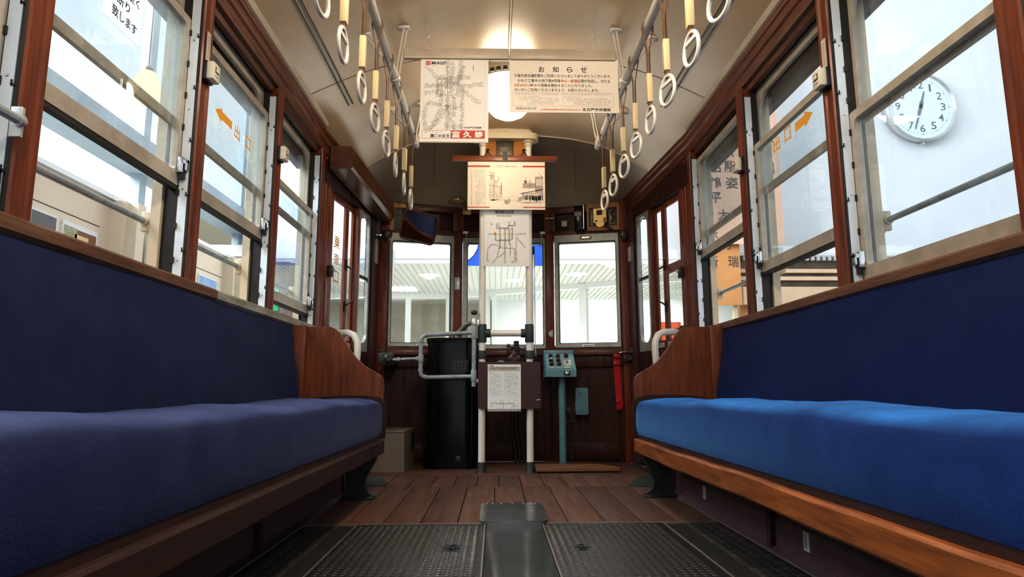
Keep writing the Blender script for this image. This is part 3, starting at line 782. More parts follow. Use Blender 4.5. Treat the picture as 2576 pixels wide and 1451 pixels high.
    # cast-iron leg: web with a swept front edge and a flared foot
    def leg(y):
        pr = [(.03, .222), (.035, .19), (.06, .15), (.082, .10), (.085, .07), (.07, .035), (.035, .016), (.03, 0), (.19, 0), (.19, .012), (.17, .03), (.17, .222)]
        b = MB().mat('iron').prism([(X(u), z) for u, z in pr], 'XZ', y - .010, y + .010)
        b.box(X(.028), X(.19), y - .035, y + .035, 0, .014, .004)
        e = [(X(u - .004), y, z) for u, z in pr[:7]]
        b.tube(e, .011, 8)
        b.build('leg', root)
    for y in (3.355, 1.15): leg(y)
    # under-seat heater: perforated panel, dividers, sloped skirting
    k0 = X(.215)
    b = MB().mat('perf').add([(k0, Y0, .008), (k0, 3.47, .008), (k0 + s * .004, 3.47, .24), (k0 + s * .004, Y0, .24)], [(0, 1, 2, 3)]); b.build('heater_panel', root)
    b = MB().mat('skirt' if s > 0 else 'skirtshade').prism([(k0 - s * .032, 0), (k0 - s * .029, .006), (k0 - s * .006, .013), (k0 + s * .02, .015), (k0 + s * .02, 0)], 'XZ', Y0, 3.49); b.build('skirting', root)
    for y in (3.47, 2.262, 1.05):
        b = MB().mat('wood_plum' if y > 3 else 'wood_raildark').prism([(k0 - s * .020, .006), (k0 - s * .006, .23), (k0 + s * .02, .23), (k0 + s * .02, .006)], 'XZ', y - .016, y + .016); b.build('divider', root)
    if s > 0:
        for y in (2.985, 2.02):
            b = MB().mat('plate').box(k0 - s * .003, k0 + s * .002, y - .018, y + .018, .048, .104)
            b.mat('inkgrey').box(k0 - s * .0038, k0 - s * .0028, y - .004, y + .012, .054, .098); b.build('metal_tag', root)
    return root
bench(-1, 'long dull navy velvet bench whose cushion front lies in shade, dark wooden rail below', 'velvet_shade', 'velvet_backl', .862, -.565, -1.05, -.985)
bench(1, 'long bright blue velvet bench with light-tinted seat and orange wooden rail, under the clock window', 'velvet_light', 'velvet_back', .840, .715, 1.20, 1.135)

# white bent grab rails behind the bench ends
for s, lab in ((-1, 'white bent grab tube behind the wooden wing of the dull navy bench'), (1, 'white bent grab tube behind the wooden wing of the bright blue bench')):
    pts = [(-1.02, 4.03, .872), (-.95, 4.0, .872), (-.885, 3.96, .872), (-.845, 3.94, .855), (-.822, 3.93, .815), (-.818, 3.925, .76), (-.825, 3.92, .60), (-.83, 3.92, .02)]
    if s > 0: pts = [(1.155, 4.02, .878), (1.08, 3.97, .878), (1.02, 3.94, .874), (.982, 3.92, .855), (.962, 3.91, .815), (.958, 3.905, .76), (.966, 3.90, .60), (.972, 3.90, .02)]
    t = thing('grab_rail', (pts[-1][0], pts[-1][1], 0), lab, 'grab rail', 'white grab rails by the doors')
    MB().mat('white').tube(pts, .0205, 14).build('tube', t)
    p, q = Vector(pts[0]), Vector(pts[1]); d = (q - p).normalized()
    MB().mat('bronze').lathe([(.046, -.03), (.046, -.012), (.03, -.006), (.026, .03), (.025, .045)], p, d, 18).build('flange', t)
    MB().mat('bronze').lathe([(.045, 0), (.045, .01), (.026, .02), (.024, .04)], (pts[-1][0], pts[-1][1], 0), (0, 0, 1), 18).build('floor_flange', t)

# ------------------------------------------------------------------ strap rails and straps
RX = {-1: -.5, 1: .65}; RZ = 2.06
for s, lab in ((-1, 'white overhead strap rail carrying the grey-ringed straps, ending beside the route map'), (1, 'white overhead strap rail carrying the white-ringed straps, ending beyond the notice')):
    x = RX[s]
    t = thing('strap_rail', (x, 1.8, RZ), lab, 'strap rail', 'overhead strap rails')
    MB().mat('railwhite').tube([(x, Y0, RZ), (x, 3.95, RZ), (x, 3.975, RZ), (x, 3.985, RZ)], [.0195, .0195, .017, .008], 14).build('bar', t)
    for y in (1.05, 3.06, 3.88):
        b = MB().mat('railwhite'); e = s * -1
        zi, zo = vault(x + e * .035 - AX) - (.0 if y < 3.4 else .03), vault(x - e * .15 - AX) - (.0 if y < 3.4 else .03)
        b.box(x + e * .012, x + e * .070, y - .02, y + .02, zi - .012, zi + .004, .004)
        b.box(x - e * .185, x - e * .125, y - .02, y + .02, zo - .008, zo + .018, .004)
        b.tube([(x + e * .006, y, RZ + .03), (x + e * .040, y - .008, zi - .008)], .0052, 8)
        b.tube([(x + e * .022, y, RZ + .022), (x + e * .052, y + .01, zi - .008)], .0052, 8)
        b.tube([(x - e * .004, y, RZ + .03), (x - e * .155, y, zo)], .0052, 8)
        b.lathe([(.026, -.018), (.028, -.010), (.028, .010), (.026, .018)], (x, y, RZ), (0, 1, 0), 14)
        b.box(x - .016, x + .016, y - .018, y + .018, RZ + .015, RZ + .042, .004)
        b.build('bracket', t)
SY = [1.737, 2.006, 2.31, 2.583, 2.87, 3.153, 3.46, 3.748]
words = ['nearest the driver poles', 'second from the driver poles', 'third from the driver poles', 'fourth from the driver poles', 'fifth from the driver poles', 'sixth from the driver poles', 'seventh from the driver poles', 'cut by the frame top']
def strap(s):
    x = RX[s]
    t = thing('hand_strap', (x, SY[0], 1.58))
    y = SY[0]
    b = MB().mat('strap')
    half = [(.0215, RZ - .004), (.020, RZ - .018), (.010, RZ - .075), (.004, RZ - .105), (.0035, 1.845), (.003, 1.70)]
    rib_ = [(x - u, z) for u, z in half[::-1]] + [(x - .0225 * math.cos(PI * k_ / 8), RZ + .0225 * math.sin(PI * k_ / 8)) for k_ in range(9)] + [(x + u, z) for u, z in half]
    n_ = len(rib_); vv = []
    for q, (a_, z_) in enumerate(rib_):
        p0, p1 = rib_[max(q - 1, 0)], rib_[min(q + 1, n_ - 1)]; tx, tz = p1[0] - p0[0], p1[1] - p0[1]; l_ = math.hypot(tx, tz) or 1; nx_, nz_ = -tz / l_ * .0025, tx / l_ * .0025
        vv += [(a_, y - .011, z_), (a_, y + .011, z_), (a_ + nx_, y + .011, z_ + nz_), (a_ + nx_, y - .011, z_ + nz_)]
    ff = []
    for q in range(n_ - 1):
        for k_ in range(4): ff.append((q * 4 + k_, q * 4 + (k_ + 1) % 4, q * 4 + 4 + (k_ + 1) % 4, q * 4 + 4 + k_))
    b.add(vv, ff)
    b.box(x - .004, x + .004, y - .010, y + .010, 1.690, 1.735)
    b.build('strap', t)
    b = MB().mat('sleeve').box(x - .0115, x + .0115, y - .0155, y + .0155, 1.718, 1.845, .002); b.build('sleeve', t)
    m = 'ringshade' if s < 0 else 'ringwhite'
    pts = []
    for k_ in range(32):
        a = 2 * PI * k_ / 32; r_ = 1.0
        pts.append((x, y + .052 * math.sin(a) * (1 - .10 * math.cos(a)), 1.6425 + .056 * math.cos(a)))
    b = MB().mat(m).tube(pts, .0072, 10, closed=True)
    b.box(x - .005, x + .005, y - .040, y + .040, 1.664, 1.678, .002)
    b.build('ring', t)
    return t
for s in (-1, 1):
    proto = strap(s)
    for j, y in enumerate(SY):
        o = proto if j == 0 else copy_tree(proto)
        o.location = (RX[s], y, 1.58)
        for ch in o.children:                     # each ring hangs turned a little differently
            if ch.name.startswith('ring'): ch.rotation_euler = (0, 0, math.radians(R.uniform(-6, 6) + (11 if s > 0 else -2)))
            elif ch.name.startswith('sleeve'): ch.rotation_euler = (0, 0, math.radians(R.uniform(-6, 6)))
        kind = 'grey-ringed' if s < 0 else 'white-ringed'
        side = 'over the dull navy bench' if s < 0 else 'over the bright blue bench'
        tag(o, '%s hand strap %s, %s' % (kind, side, words[len(SY) - 1 - j]), 'hand strap', 'hand straps on the overhead rails')

# ------------------------------------------------------------------ ceiling lamps
def lamp(y, lab, gm='globebright'):
    t = thing('ceiling_lamp', (AX, y, 2.0), lab, 'lamp')
    zc = 2.372
    b = MB().mat('cream').lathe([(.20, .0), (.20, -.012), (.192, -.02), (.186, -.028), (.19, -.032), (.178, -.062), (.150, -.07), (.0, -.07)], (AX, y, zc), (0, 0, 1), 40)
    b.mat('blackmatte')
    for k_ in range(30):
        a = 2 * PI * k_ / 30; c, s_ = math.cos(a), math.sin(a)
        T = Matrix(((c, -s_, 0, AX), (s_, c, 0, y), (0, 0, 1, zc), (0, 0, 0, 1)))
        q = MB(T); b.T = T; b.box(.1795, .1905, -.012, .012, -.058, -.036); b.T = None
    b.build('housing', t)
    MB().mat(gm).lathe([(.142, -.068), (.150, -.10), (.150, -.13), (.143, -.165), (.125, -.205), (.095, -.24), (.055, -.262), (.0, -.27)], (AX, y, zc), (0, 0, 1), 40).build('globe', t)
    return t
lamp(3.64, 'lit round opal ceiling lamp with slotted cream rim, behind the two hanging signs', 'globe')
lamp(1.64, 'lit round opal ceiling lamp above the benches, above the top of the view')
lamp(-.25, 'lit round opal ceiling lamp at the rear, behind the point of view')

# ------------------------------------------------------------------ hanging sign beam, route map, notice
YB = 3.06
U, V = (1, 0, 0), (0, 0, 1)
t = thing('sign_beam', (.075, YB, 2.157), 'cream trough beam hung by wire loops from the ceiling, holding map and notice', 'sign beam')
for a, b_ in ((-.457, .068), (.071, .603)):
    b = MB().mat('creamtrim').box(a, b_, YB - .017, YB + .017, 2.160, 2.214, .006)
    b.mat('cream').box(a + .005, b_ - .005, YB - .019, YB - .012, 2.157, 2.166)
    c = -.345 if a < 0 else .42
    b.mat('creamtrim').box(c - .02, c + .02, YB - .020, YB - .01, 2.198, 2.214, .003)
    b.build('trough', t)
for x in (-.345, .495):
    b = MB().mat('creamtrim'); zc = vault(x - AX)
    b.tube([(x, YB, zc + .005), (x, YB, zc - .045), (x + .010, YB, zc - .060), (x, YB, zc - .07), (x - .008, YB, zc - .058)], .0028, 6)
    b.tube([(x - .030, YB, 2.208), (x, YB, zc - .066), (x + .030, YB, 2.208)], .0022, 6)
    b.build('hook', t)

def dash(b, m, O, x0, x1, y, h, seed, fill=.72, w=None):
    """illegible fine print: a run of small glyph-sized marks"""
    rr = random.Random(seed); b.mat(m); w = w or h; x = x0
    while x + w <= x1:
        if rr.random() < fill:
            q = rr.random()
            b.quad(O, U, V, x, x + w * .75, y + h * .42, y + h * .58)
            b.quad(O, U, V, x + w * .3, x + w * .46, y, y + h)
            if q < .6: b.quad(O, U, V, x, x + w * .75, y + h * .85, y + h)
            if q > .3: b.quad(O, U, V, x + w * .05, x + w * .7, y, y + h * .12)
        x += w

# route map poster
W_, H_ = .336, .436
O = (-.371, YB - .005, 1.725)
b = MB().mat('paper').box(-.371, -.035, YB - .004, YB - .001, 1.725, 2.168)
O = Vector((-.371, YB - .0046, 1.725))
b.mat('inkpale').line(O, U, V, [(.017, .43), (.017, .066), (.317, .066), (.317, .43)], .0008)
b.mat('inkred').quad(O, U, V, .024, .048, .402, .424)
O2 = O + Vector((0, -.0003, 0))
b.mat('paper').text('路\n面', O2, U, V, (.026, .034, .404, .422)); b.text('電\n車', O2, U, V, (.037, .046, .404, .422))
b.mat('ink').text('運転系統図', O, U, V, (.051, .122, .403, .421), .03)
b.mat('inkgrey').quad(O, U, V, .05, .08, .3965, .3975)
rr = random.Random(11)
def track(pts, tick=True, w=.0014, gap=.006, col='ink', dashy=False):
    b.mat(col)
    if dashy:
        for (a, c), (d, e) in zip(pts[:-1], pts[1:]):
            n = max(1, int(math.hypot(d - a, e - c) / .007))
            for q in range(n): b.line(O, U, V, [(a + (d - a) * q / n, c + (e - c) * q / n), (a + (d - a) * (q + .55) / n, c + (e - c) * (q + .55) / n)], w)
    else: b.line(O, U, V, pts, w)
    if not tick: return
    for (a, c), (d, e) in zip(pts[:-1], pts[1:]):
        l = math.hypot(d - a, e - c); n = int(l / gap)
        for q in range(n):
            f = (q + .5) / n; x, y = a + (d - a) * f, c + (e - c) * f; nx, ny = -(e - c) / l, (d - a) / l
            for sd in (-1, 1):
                if rr.random() < .75:
                    o_ = rr.uniform(.004, .006) * sd; l2 = rr.uniform(.003, .007) * sd
                    b.mat('sepia3').line(O, U, V, [(x + nx * o_, y + ny * o_), (x + nx * (o_ + l2), y + ny * (o_ + l2))], .0019)
    b.mat(col)
for q in range(3):
    track([(.130 - q * .004, .335 - q * .005), (.078 + q * .004, .335 - q * .005), (.078 + q * .004, .235 + q * .006), (.10 + q * .004, .235 + q * .006)], False, .0012)
track([(.028, .40), (.078, .335)], True, dashy=True); track([(.078, .335), (.21, .335)]); track([(.02, .292), (.25, .292)]); track([(.25, .297), (.31, .302)], True, dashy=True)
track([(.02, .25), (.078, .262)], True, dashy=True); track([(.10, .235), (.10, .31), (.19, .31)]); track([(.134, .43), (.134, .335), (.134, .02)], True, .0018); track([(.16, .42), (.155, .36), (.155, .24)])
track([(.20, .43), (.198, .36), (.175, .30)], dashy=True); track([(.215, .40), (.19, .33), (.185, .25), (.155, .23)]); track([(.245, .335), (.200, .345)]); track([(.206, .292), (.206, .06)], True, .0016)
track([(.206, .275), (.27, .215), (.30, .205)], True, dashy=True); track([(.10, .235), (.105, .19), (.04, .205), (.02, .15), (.03, .05)]); track([(.105, .19), (.095, .15), (.05, .07), (.035, .06)]); track([(.134, .19), (.11, .14), (.06, .075)])
track([(.134, .18), (.206, .18)]); track([(.134, .20), (.17, .07), (.17, .035)], True, dashy=True); track([(.165, .23), (.165, .13)]); track([(.12, .08), (.206, .08)], True, dashy=True); track([(.05, .07), (.055, .035)]); track([(.078, .262), (.11, .262), (.11, .235)])
b.mat('ink').line(O, U, V, [(.26, .405), (.26, .37)], .0014).quad(O, U, V, .2585, .2615, .385, .392)
b.text('名古屋市交通局', O, U, V, (.218, .302, .070, .080), .02)
b.mat('inkred').quad(O, U, V, .011, .319, .018, .060); b.mat('paper').quad(O2, U, V, .0125, .152, .0195, .0585)
O3 = O2 + Vector((0, -.0003, 0))
b.mat('ink').text('清酒の女王', O3, U, V, (.050, .148, .022, .041), .03); dash(b, 'inkgrey', O3, .025, .12, .047, .007, 3, .6)
b.mat('paper').text('富', O3, U, V, (.158, .197, .0215, .0565), .045).text('久', O3, U, V, (.212, .254, .0215, .0565), .045).text('娘', O3, U, V, (.268, .312, .0215, .0565), .045)
b.mat('cream').box(-.371, -.035, YB - .006, YB - .001, 1.722, 1.728)
b.build('route_map_poster', smooth=False, label='white route map poster with red-and-white strip along its foot, hanging from the cream beam', cat='poster')

# notice
b = MB().mat('papercream').box(.069, .613, YB - .004, YB - .001, 1.882, 2.165)
O = Vector((.069, YB - .0046, 1.882)); b.mat('ink')
for i, ch in enumerate('お知らせ'): b.text(ch, O, U, V, (.146 + i * .0705, .176 + i * .0705, .212, .242), .015)
b.text('毎度市営交通機関をご利用くださいましてありがとうございます。', O, U, V, (.024, .510, .184, .202), .012)
b.text('かねて工事中の地下鉄4号線', O, U, V, (.041, .254, .158, .176), .012); b.mat('inkred').text('金山・新瑞橋', O, U, V, (.256, .354, .158, .176), .015); b.mat('ink').text('間が完成し、きたる', O, U, V, (.357, .503, .158, .176), .012)
b.mat('inkred').text('3月30日12時', O, U, V, (.024, .121, .134, .151), .015); b.mat('ink').text('から営業を開始することになりました。', O, U, V, (.123, .414, .134, .151), .012)
b.text('せいぜいご利用くださいますよう、お知らせいたします。', O, U, V, (.024, .446, .109, .127), .012)
b.mat('inkgrey').line(O, U, V, [(.018, .033), (.018, .104), (.518, .104), (.518, .033), (.018, .033)], .0009).line(O, U, V, [(.266, .033), (.266, .089)], .0009)
dash(b, 'sepia', O, .025, .51, .0925, .0075, 5, .95)
for i, (y, a, c) in enumerate(((.081, .03, .15), (.071, .045, .25), (.061, .045, .255), (.051, .09, .235), (.041, .09, .225))): dash(b, 'sepia', O, a, c, y, .0062, 20 + i, .8)
for i, (y, a, c) in enumerate(((.079, .272, .35), (.069, .285, .49), (.059, .285, .51), (.049, .32, .51), (.039, .32, .505))): dash(b, 'sepia', O, a, c, y, .0062, 40 + i, .8)
b.mat('ink').text('昭和49年3月', O, U, V, (.034, .132, .013, .027)); b.mat('inkred').text('この案内広告は昭和49年3月に使用されました', O, U, V, (.150, .355, .010, .020), .02); b.mat('ink').text('名古屋市交通局', O, U, V, (.362, .502, .008, .025), .025)
b.build('notice_board', smooth=False, label='cream notice sheet of black and red lettering hanging from the beam, over the lamp', cat='notice')
# ------------------------------------------------------------------ driver's partition: two poles with cross pipe
PX = (-.0865, .2285); PY = 4.35
t = thing('partition_pole_frame', (.071, PY, 0), 'pair of white poles with dark green joints and a cross pipe before the front window', 'poles')
for x in PX:
    b = MB().mat('polewhite').tube([(x, PY, .02), (x, PY, 2.26)], .0228, 18); b.build('pole', t)
    MB().mat('blackmatte').lathe([(.036, 0), (.034, .006), (.030, .012), (.029, .062), (.026, .068)], (x, PY, .003), (0, 0, 1), 18).build('foot', t)
    MB().mat('polegreen').lathe([(.029, .733), (.030, .738), (.030, .782), (.029, .787)], (x, PY, 0), (0, 0, 1), 18).build('collar', t)
    sd = 1 if x < 0 else -1
    MB().mat('polegreen').lathe([(.029, .842), (.030, .846), (.030, .958), (.029, .962)], (x, PY, 0), (0, 0, 1), 18).lathe([(.026, .02), (.029, .035), (.029, .054), (.027, .057)], (x, PY, .903), (sd, 0, 0), 18).build('tee_joint', t)
    MB().mat('cream').lathe([(.0235, 2.198), (.0275, 2.203), (.0285, 2.225), (.041, 2.232), (.041, 2.240), (.03, 2.243)], (x, PY, 0), (0, 0, 1), 20).build('top_flange', t)
b = MB().mat('polewhite').tube([(PX[0] + .03, PY, .903), (PX[1] - .03, PY, .903)], .0215, 16); b.build('cross_pipe', t)
fn = lambda a, b_, d: (a, b_, d)
b = MB().mat('cream').slab(fn, (-.17, .30, PY - .06, PY + .06, .058), 2.243, 2.287, k=8).slab(fn, (-.13, .26, PY - .03, PY + .055, .04), 2.285, 2.345, k=6); b.build('ceiling_plate', t)
MB().mat('polegreen').box(PX[1] + .028, PX[1] + .052, PY - .004, PY + .004, .745, .775, .003).build('lug', t)

# orange wooden board with no-smoking plate between the pole tops
b = MB().mat('wood_orange').box(-.082, .224, 4.352, 4.372, 2.09, 2.255, .003)
t = thing('wooden_board', (.071, 4.36, 2.09), 'orange plywood board between the pole tops, with a dark metal plate', 'board')
b.build('panel', t)
b = MB().mat('bronze').box(.006, .126, 4.343, 4.352, 2.136, 2.250, .003)
O = (.006, 4.3424, 2.136); b.mat('blackmatte').text('禁煙', O, (1, 0, 0), (0, 0, 1), (.018, .106, .062, .102), .02)
dash(b, 'blackmatte', O, .016, .11, .022, .024, 9, 1.0, .021)
b.build('name_plate', t)
# hanger bar with the street picture
t = thing('hanger_bar', (.066, 4.28, 2.07), 'reddish wooden hanger bar hooked to the board, carrying the street picture', 'hanger bar')
MB().mat('wood_bar').box(-.293, .424, 4.272, 4.296, 2.072, 2.110, .003).build('bar', t)
MB().mat('blackmatte').prism([(.050, 2.080), (.084, 2.080), (.084, 2.125), (.076, 2.140), (.058, 2.140), (.050, 2.125)], 'XZ', 4.266, 4.273).build('clip', t)
for x in (-.052, .196):
    b = MB().mat('blackmatte').tube([(x, 4.32, 2.172), (x + .008, 4.30, 2.163), (x, 4.295, 2.150), (x - .008, 4.30, 2.163), (x, 4.345, 2.172)], .005, 8)
    b.tube([(x - .026, 4.288, 2.108), (x, 4.295, 2.150), (x + .024, 4.288, 2.108)], .004, 8); b.build('hook', t)
U, V = (1, 0, 0), (0, 0, 1)
b = MB().mat('papercream').box(-.188, .338, 4.284, 4.288, 1.734, 2.074)
O = Vector((-.188, 4.2834, 1.734)); b.mat('inkred')
for y0, y1 in ((.298, .310), (.012, .019)):
    b.mat('inkred').quad(O, U, V, 0, .150 if y0 > .1 else .150, y0, y1).quad(O, U, V, .376, .526, y0, y1)
b.mat('sepia2').quad(O, U, V, .150, .165, .299, .309).quad(O, U, V, .361, .376, .299, .309).quad(O, U, V, .15, .376, .0145, .016)
b.mat('inkgrey').text('市営交通80周年', O, U, V, (.188, .338, .297, .311))
for i, (x, y1, y0) in enumerate(((.018, .285, .21), (.028, .275, .03), (.045, .285, .23), (.057, .285, .03), (.070, .28, .03), (.082, .27, .03), (.094, .285, .05), (.106, .275, .04), (.118, .28, .03))):
    rr = random.Random(60 + i); y = y1; b.mat('sepia')
    while y > y0:
        if rr.random() < .8: b.quad(O, U, V, x - .0028, x + .0028, y - .0022, y).quad(O, U, V, x - .001, x + .001, y - .0052, y)
        y -= .0075
def sk(m, pts, w=.0022): b.mat(m).line(O, U, V, pts, w)
# pale street: buildings at both sides, a tram with passengers at the kerb
rr = random.Random(5)
b.mat('sepia2').quad(O, U, V, .148, .180, .06, .262).quad(O, U, V, .180, .205, .07, .205).quad(O, U, V, .205, .235, .08, .17).quad(O, U, V, .16, .36, .062, .070)
for i in range(26): x = rr.uniform(.142, .235); y = rr.uniform(.06, .22); sk('sepia', [(x, y), (x + rr.uniform(-.004, .004), y + rr.uniform(.01, .035))], .0018)
sk('sepia', [(.142, .268), (.165, .258), (.178, .262), (.180, .23), (.178, .06)]); sk('sepia', [(.142, .24), (.178, .235)]); sk('sepia', [(.142, .17), (.205, .16)]); sk('sepia', [(.228, .19), (.228, .10)], .003)
b.mat('sepia').quad(O, U, V, .375, .46, .150, .185).quad(O, U, V, .46, .512, .120, .232)
b.mat('papercream')
for i in range(4): b.quad((O.x, O.y - .0003, O.z), U, V, .467 + i * .011, .473 + i * .011, .168, .215)
b.mat('sepia3').quad((O.x, O.y - .0003, O.z), U, V, .385, .402, .185, .205); sk('sepia3', [(.393, .20), (.393, .226)]); sk('sepia3', [(.423, .150), (.423, .212)]); sk('sepia3', [(.410, .195), (.436, .193)]); sk('sepia3', [(.462, .12), (.462, .225)]); sk('sepia', [(.485, .255), (.505, .235), (.512, .228)], .004)
sk('sepia3', [(.362, .112), (.51, .142)], .005); b.mat('sepia').quad(O, U, V, .372, .512, .070, .118); b.mat('papercream')
for i in range(9): b.quad((O.x, O.y - .0003, O.z), U, V, .384 + i * .013, .392 + i * .013, .098, .114)
for i in range(26):
    x = rr.uniform(.385, .508); h = rr.uniform(.018, .034); y = rr.uniform(.055, .07); b.mat('sepia3').quad((O.x, O.y - .0005, O.z), U, V, x, x + .006, y, y + h).quad((O.x, O.y - .0005, O.z), U, V, x + .001, x + .005, y + h, y + h + .006)
for x, y in ((.345, .058), (.358, .062), (.25, .04), (.275, .045), (.262, .035)): b.mat('sepia').quad((O.x, O.y - .0004, O.z), U, V, x, x + .012, y, y + .028)
sk('sepia', [(.33, .055), (.42, .045)], .003); sk('sepia3', [(.38, .048), (.505, .052)], .003); sk('sepia2', [(.18, .065), (.34, .095)], .004)
b.build('street_picture', smooth=False, label='cream sheet with a sepia street scene hanging from the wooden bar between the poles', cat='picture')

# second route map, on the poles under the picture
b = MB().mat('paperwhite').box(-.077, .229, 4.318, 4.322, 1.350, 1.742)
O = Vector((-.077, 4.3174, 1.350))
b.mat('ink').line(O, U, V, [(.072, .362), (.205, .362), (.205, .386), (.072, .386), (.072, .362)], .0014).text('電車運転系統図', O, U, V, (.077, .200, .366, .383), .02)
b.text('昭和27年3月現在', O, U, V, (.088, .188, .344, .352), .01)
rr = random.Random(23)
def track2(pts, col='ink', tick=True, w=.0016):
    b.mat(col).line(O, U, V, pts, w)
    if tick:
        for (a, c), (d, e) in zip(pts[:-1], pts[1:]):
            l = math.hypot(d - a, e - c); n = int(l / .0075)
            for q in range(n):
                f = (q + .5) / n; x, y = a + (d - a) * f, c + (e - c) * f; nx, ny = -(e - c) / l, (d - a) / l
                b.mat('ink').line(O, U, V, [(x - nx * .006, y - ny * .006), (x - nx * .0015, y - ny * .0015)], .0016)
                if rr.random() < .5: b.line(O, U, V, [(x + nx * .002, y + ny * .002), (x + nx * .006, y + ny * .006)], .0016)
for q in (0, .004):
    track2([(.085 + q, .262), (.165, .262 + q), (.165, .28 + q), (.208 + q, .28), (.208, .315)], tick=q == 0)
    track2([(.078 + q, .225), (.078 + q, .178), (.12, .178 + q), (.17, .178 + q), (.19 + q, .185), (.19 + q, .265)], tick=q == 0)
    track2([(.142 + q, .262), (.142 + q, .10)], tick=q == 0); track2([(.108 + q, .262), (.108 + q, .12)], tick=q == 0); track2([(.17 + q, .262), (.17 + q, .165), (.178 + q, .15), (.178 + q, .135)], tick=q == 0)
track2([(.088, .30), (.088, .262)]); track2([(.105, .30), (.105, .262)]); track2([(.172, .31), (.172, .28)])
track2([(.03, .222), (.07, .222)]); track2([(.225, .224), (.285, .224)])
b.mat('inkorange').line(O, U, V, [(.07, .222), (.22, .222), (.22, .205), (.228, .19)], .003); b.quad(O, U, V, .068, .082, .218, .236)
track2([(.222, .20), (.280, .128)]); track2([(.220, .195), (.220, .025)], 'inkorange', True, .002)
track2([(.142, .10), (.142, .02)]); track2([(.108, .14), (.09, .06), (.058, .02)]); track2([(.142, .095), (.10, .06)]); track2([(.095, .145), (.05, .148), (.028, .12), (.022, .045), (.035, .035)]); track2([(.178, .13), (.178, .07)]); track2([(.12, .128), (.21, .122), (.21, .03)])
b.mat('ink').line(O, U, V, [(.052 + .006 * math.cos(a), .290 + .006 * math.sin(a)) for a in [2 * PI * k_ / 12 for k_ in range(13)]], .002).line(O, U, V, [(.052, .30), (.052, .308)], .001)
b.mat('sepia').quad(O, U, V, .185, .205, .026, .034)
b.build('tram_network_map', smooth=False, label='white tram network map with an orange line, fixed between the poles under the street picture', cat='poster')

# maroon board with printed sheet low on the poles
fn = lambda a, b_, d: (a, d, b_)
b = MB().mat('notice_panel').slab(fn, (-.112, .297, .410, .712, .012), 4.306, 4.322)
b.mat('bronze')
for x, z in ((-.09, .67), (-.09, .60), (.27, .66), (.235, .50), (.235, .43), (-.09, .44), (.235, .69)): b.lathe([(.003, 0), (.002, .001)], (x, 4.306, z), (0, -1, 0), 8)
b.mat('sepia2').prism([(.265, .466), (.294, .471), (.294, .466), (.27, .463)], 'XZ', 4.3052, 4.306)
b.build('maroon_panel', label='maroon board with rounded corners screwed across the two white poles, holding a printed sheet', cat='board')
b = MB().mat('paperwhite').box(-.048, .168, 4.3015, 4.304, .392, .695)
O = Vector((-.048, 4.301, .392)); O4 = O + Vector((0, -.0004, 0))
b.mat('inkpale').quad(O, U, V, .004, .210, .260, .288); b.mat('ink').quad(O, U, V, .01, .042, .291, .295)
dash(b, 'ink', O4, .018, .195, .273, .011, 71, 1.0, .0125); dash(b, 'inkgrey', O4, .035, .175, .263, .0055, 72, .9)
for col, (xa, xb_) in enumerate(((.010, .098), (.108, .200))):
    y = .248; n = 0
    while y > .100:
        hd = n in ((0, 8, 13) if col == 0 else (0, 6, 11, 14))
        dash(b, 'ink' if hd else 'inkgrey', O4, xa, xa + .045 if hd else xb_, y, .0042, 80 + n + col * 40, .9 if hd else .62); y -= .0082 if not hd else .0095; n += 1
b.mat('inkpale')
for pts in ([(.025, .028), (.025, .055), (.06, .055), (.065, .050), (.17, .052), (.17, .008)], [(.10, .065), (.10, .018)], [(.085, .055), (.085, .075)], [(.142, .054), (.142, .066)], [(.17, .036), (.195, .034)], [(.16, .038), (.155, .022)]): b.mat('inkgrey').line(O4, U, V, pts, .0026)
b.mat('inkgrey').quad(O, U, V, 0, .216, 0, .016); dash(b, 'paperwhite', O4, .014, .198, .0045, .0065, 99, 1)
b.build('printed_sheet', smooth=False, label='white printed sheet of small text with a line diagram, taped to the maroon board', cat='sheet')

# swing gate of grey pipe
t = thing('pipe_gate', (-.31, 4.33, .56), 'grey-blue tubular swing gate with black plunger knob, in front of the black drum', 'gate')
G = 4.325
b = MB().mat('gategrey').tube([(-.139, G, .905), (-.30, G, .897), (-.44, G, .890), (-.468, G, .884), (-.484, G, .868), (-.487, G, .84), (-.487, G, .655), (-.484, G, .632), (-.470, G, .617), (-.44, G, .612), (-.139, G, .618)], .0135, 12)
for x, z in ((-.30, .897), (-.455, .888), (-.455, .614)): b.lathe([(.0165, -.006), (.0165, .006)], (x, G, z), (1, 0, -.05), 12)
for z in (.845, .66): b.lathe([(.0165, -.006), (.0165, .006)], (-.487, G, z), (0, 0, 1), 12)
b.build('loop', t)
b = MB().mat('gategrey').tube([(-.139, G, .552), (-.139, G, .985)], .0150, 14)
b.lathe([(.018, .585), (.0195, .59), (.0195, .655), (.018, .66)], (-.139, G, 0), (0, 0, 1), 14).lathe([(.018, .865), (.0195, .87), (.0195, .942), (.018, .947)], (-.139, G, 0), (0, 0, 1), 14)
b.mat('silver').lathe([(.0175, .955), (.0185, .96), (.0185, .985), (.016, .99), (.016, 1.0), (.008, 1.002)], (-.139, G, 0), (0, 0, 1), 14)
b.box(-.122, -.105, G - .006, G + .012, .95, .99, .002).box(-.122, -.107, G - .006, G + .012, .575, .60, .002)
b.build('hinge_post', t)
b = MB().mat('chrome').tube([(-.139, G, 1.0), (-.139, G, 1.03)], .007, 10).mat('blackmatte').lathe([(.006, 1.022), (.019, 1.027), (.0215, 1.034), (.0215, 1.044), (.018, 1.051), (.008, 1.054)], (-.139, G, 0), (0, 0, 1), 16)
b.build('plunger', t)
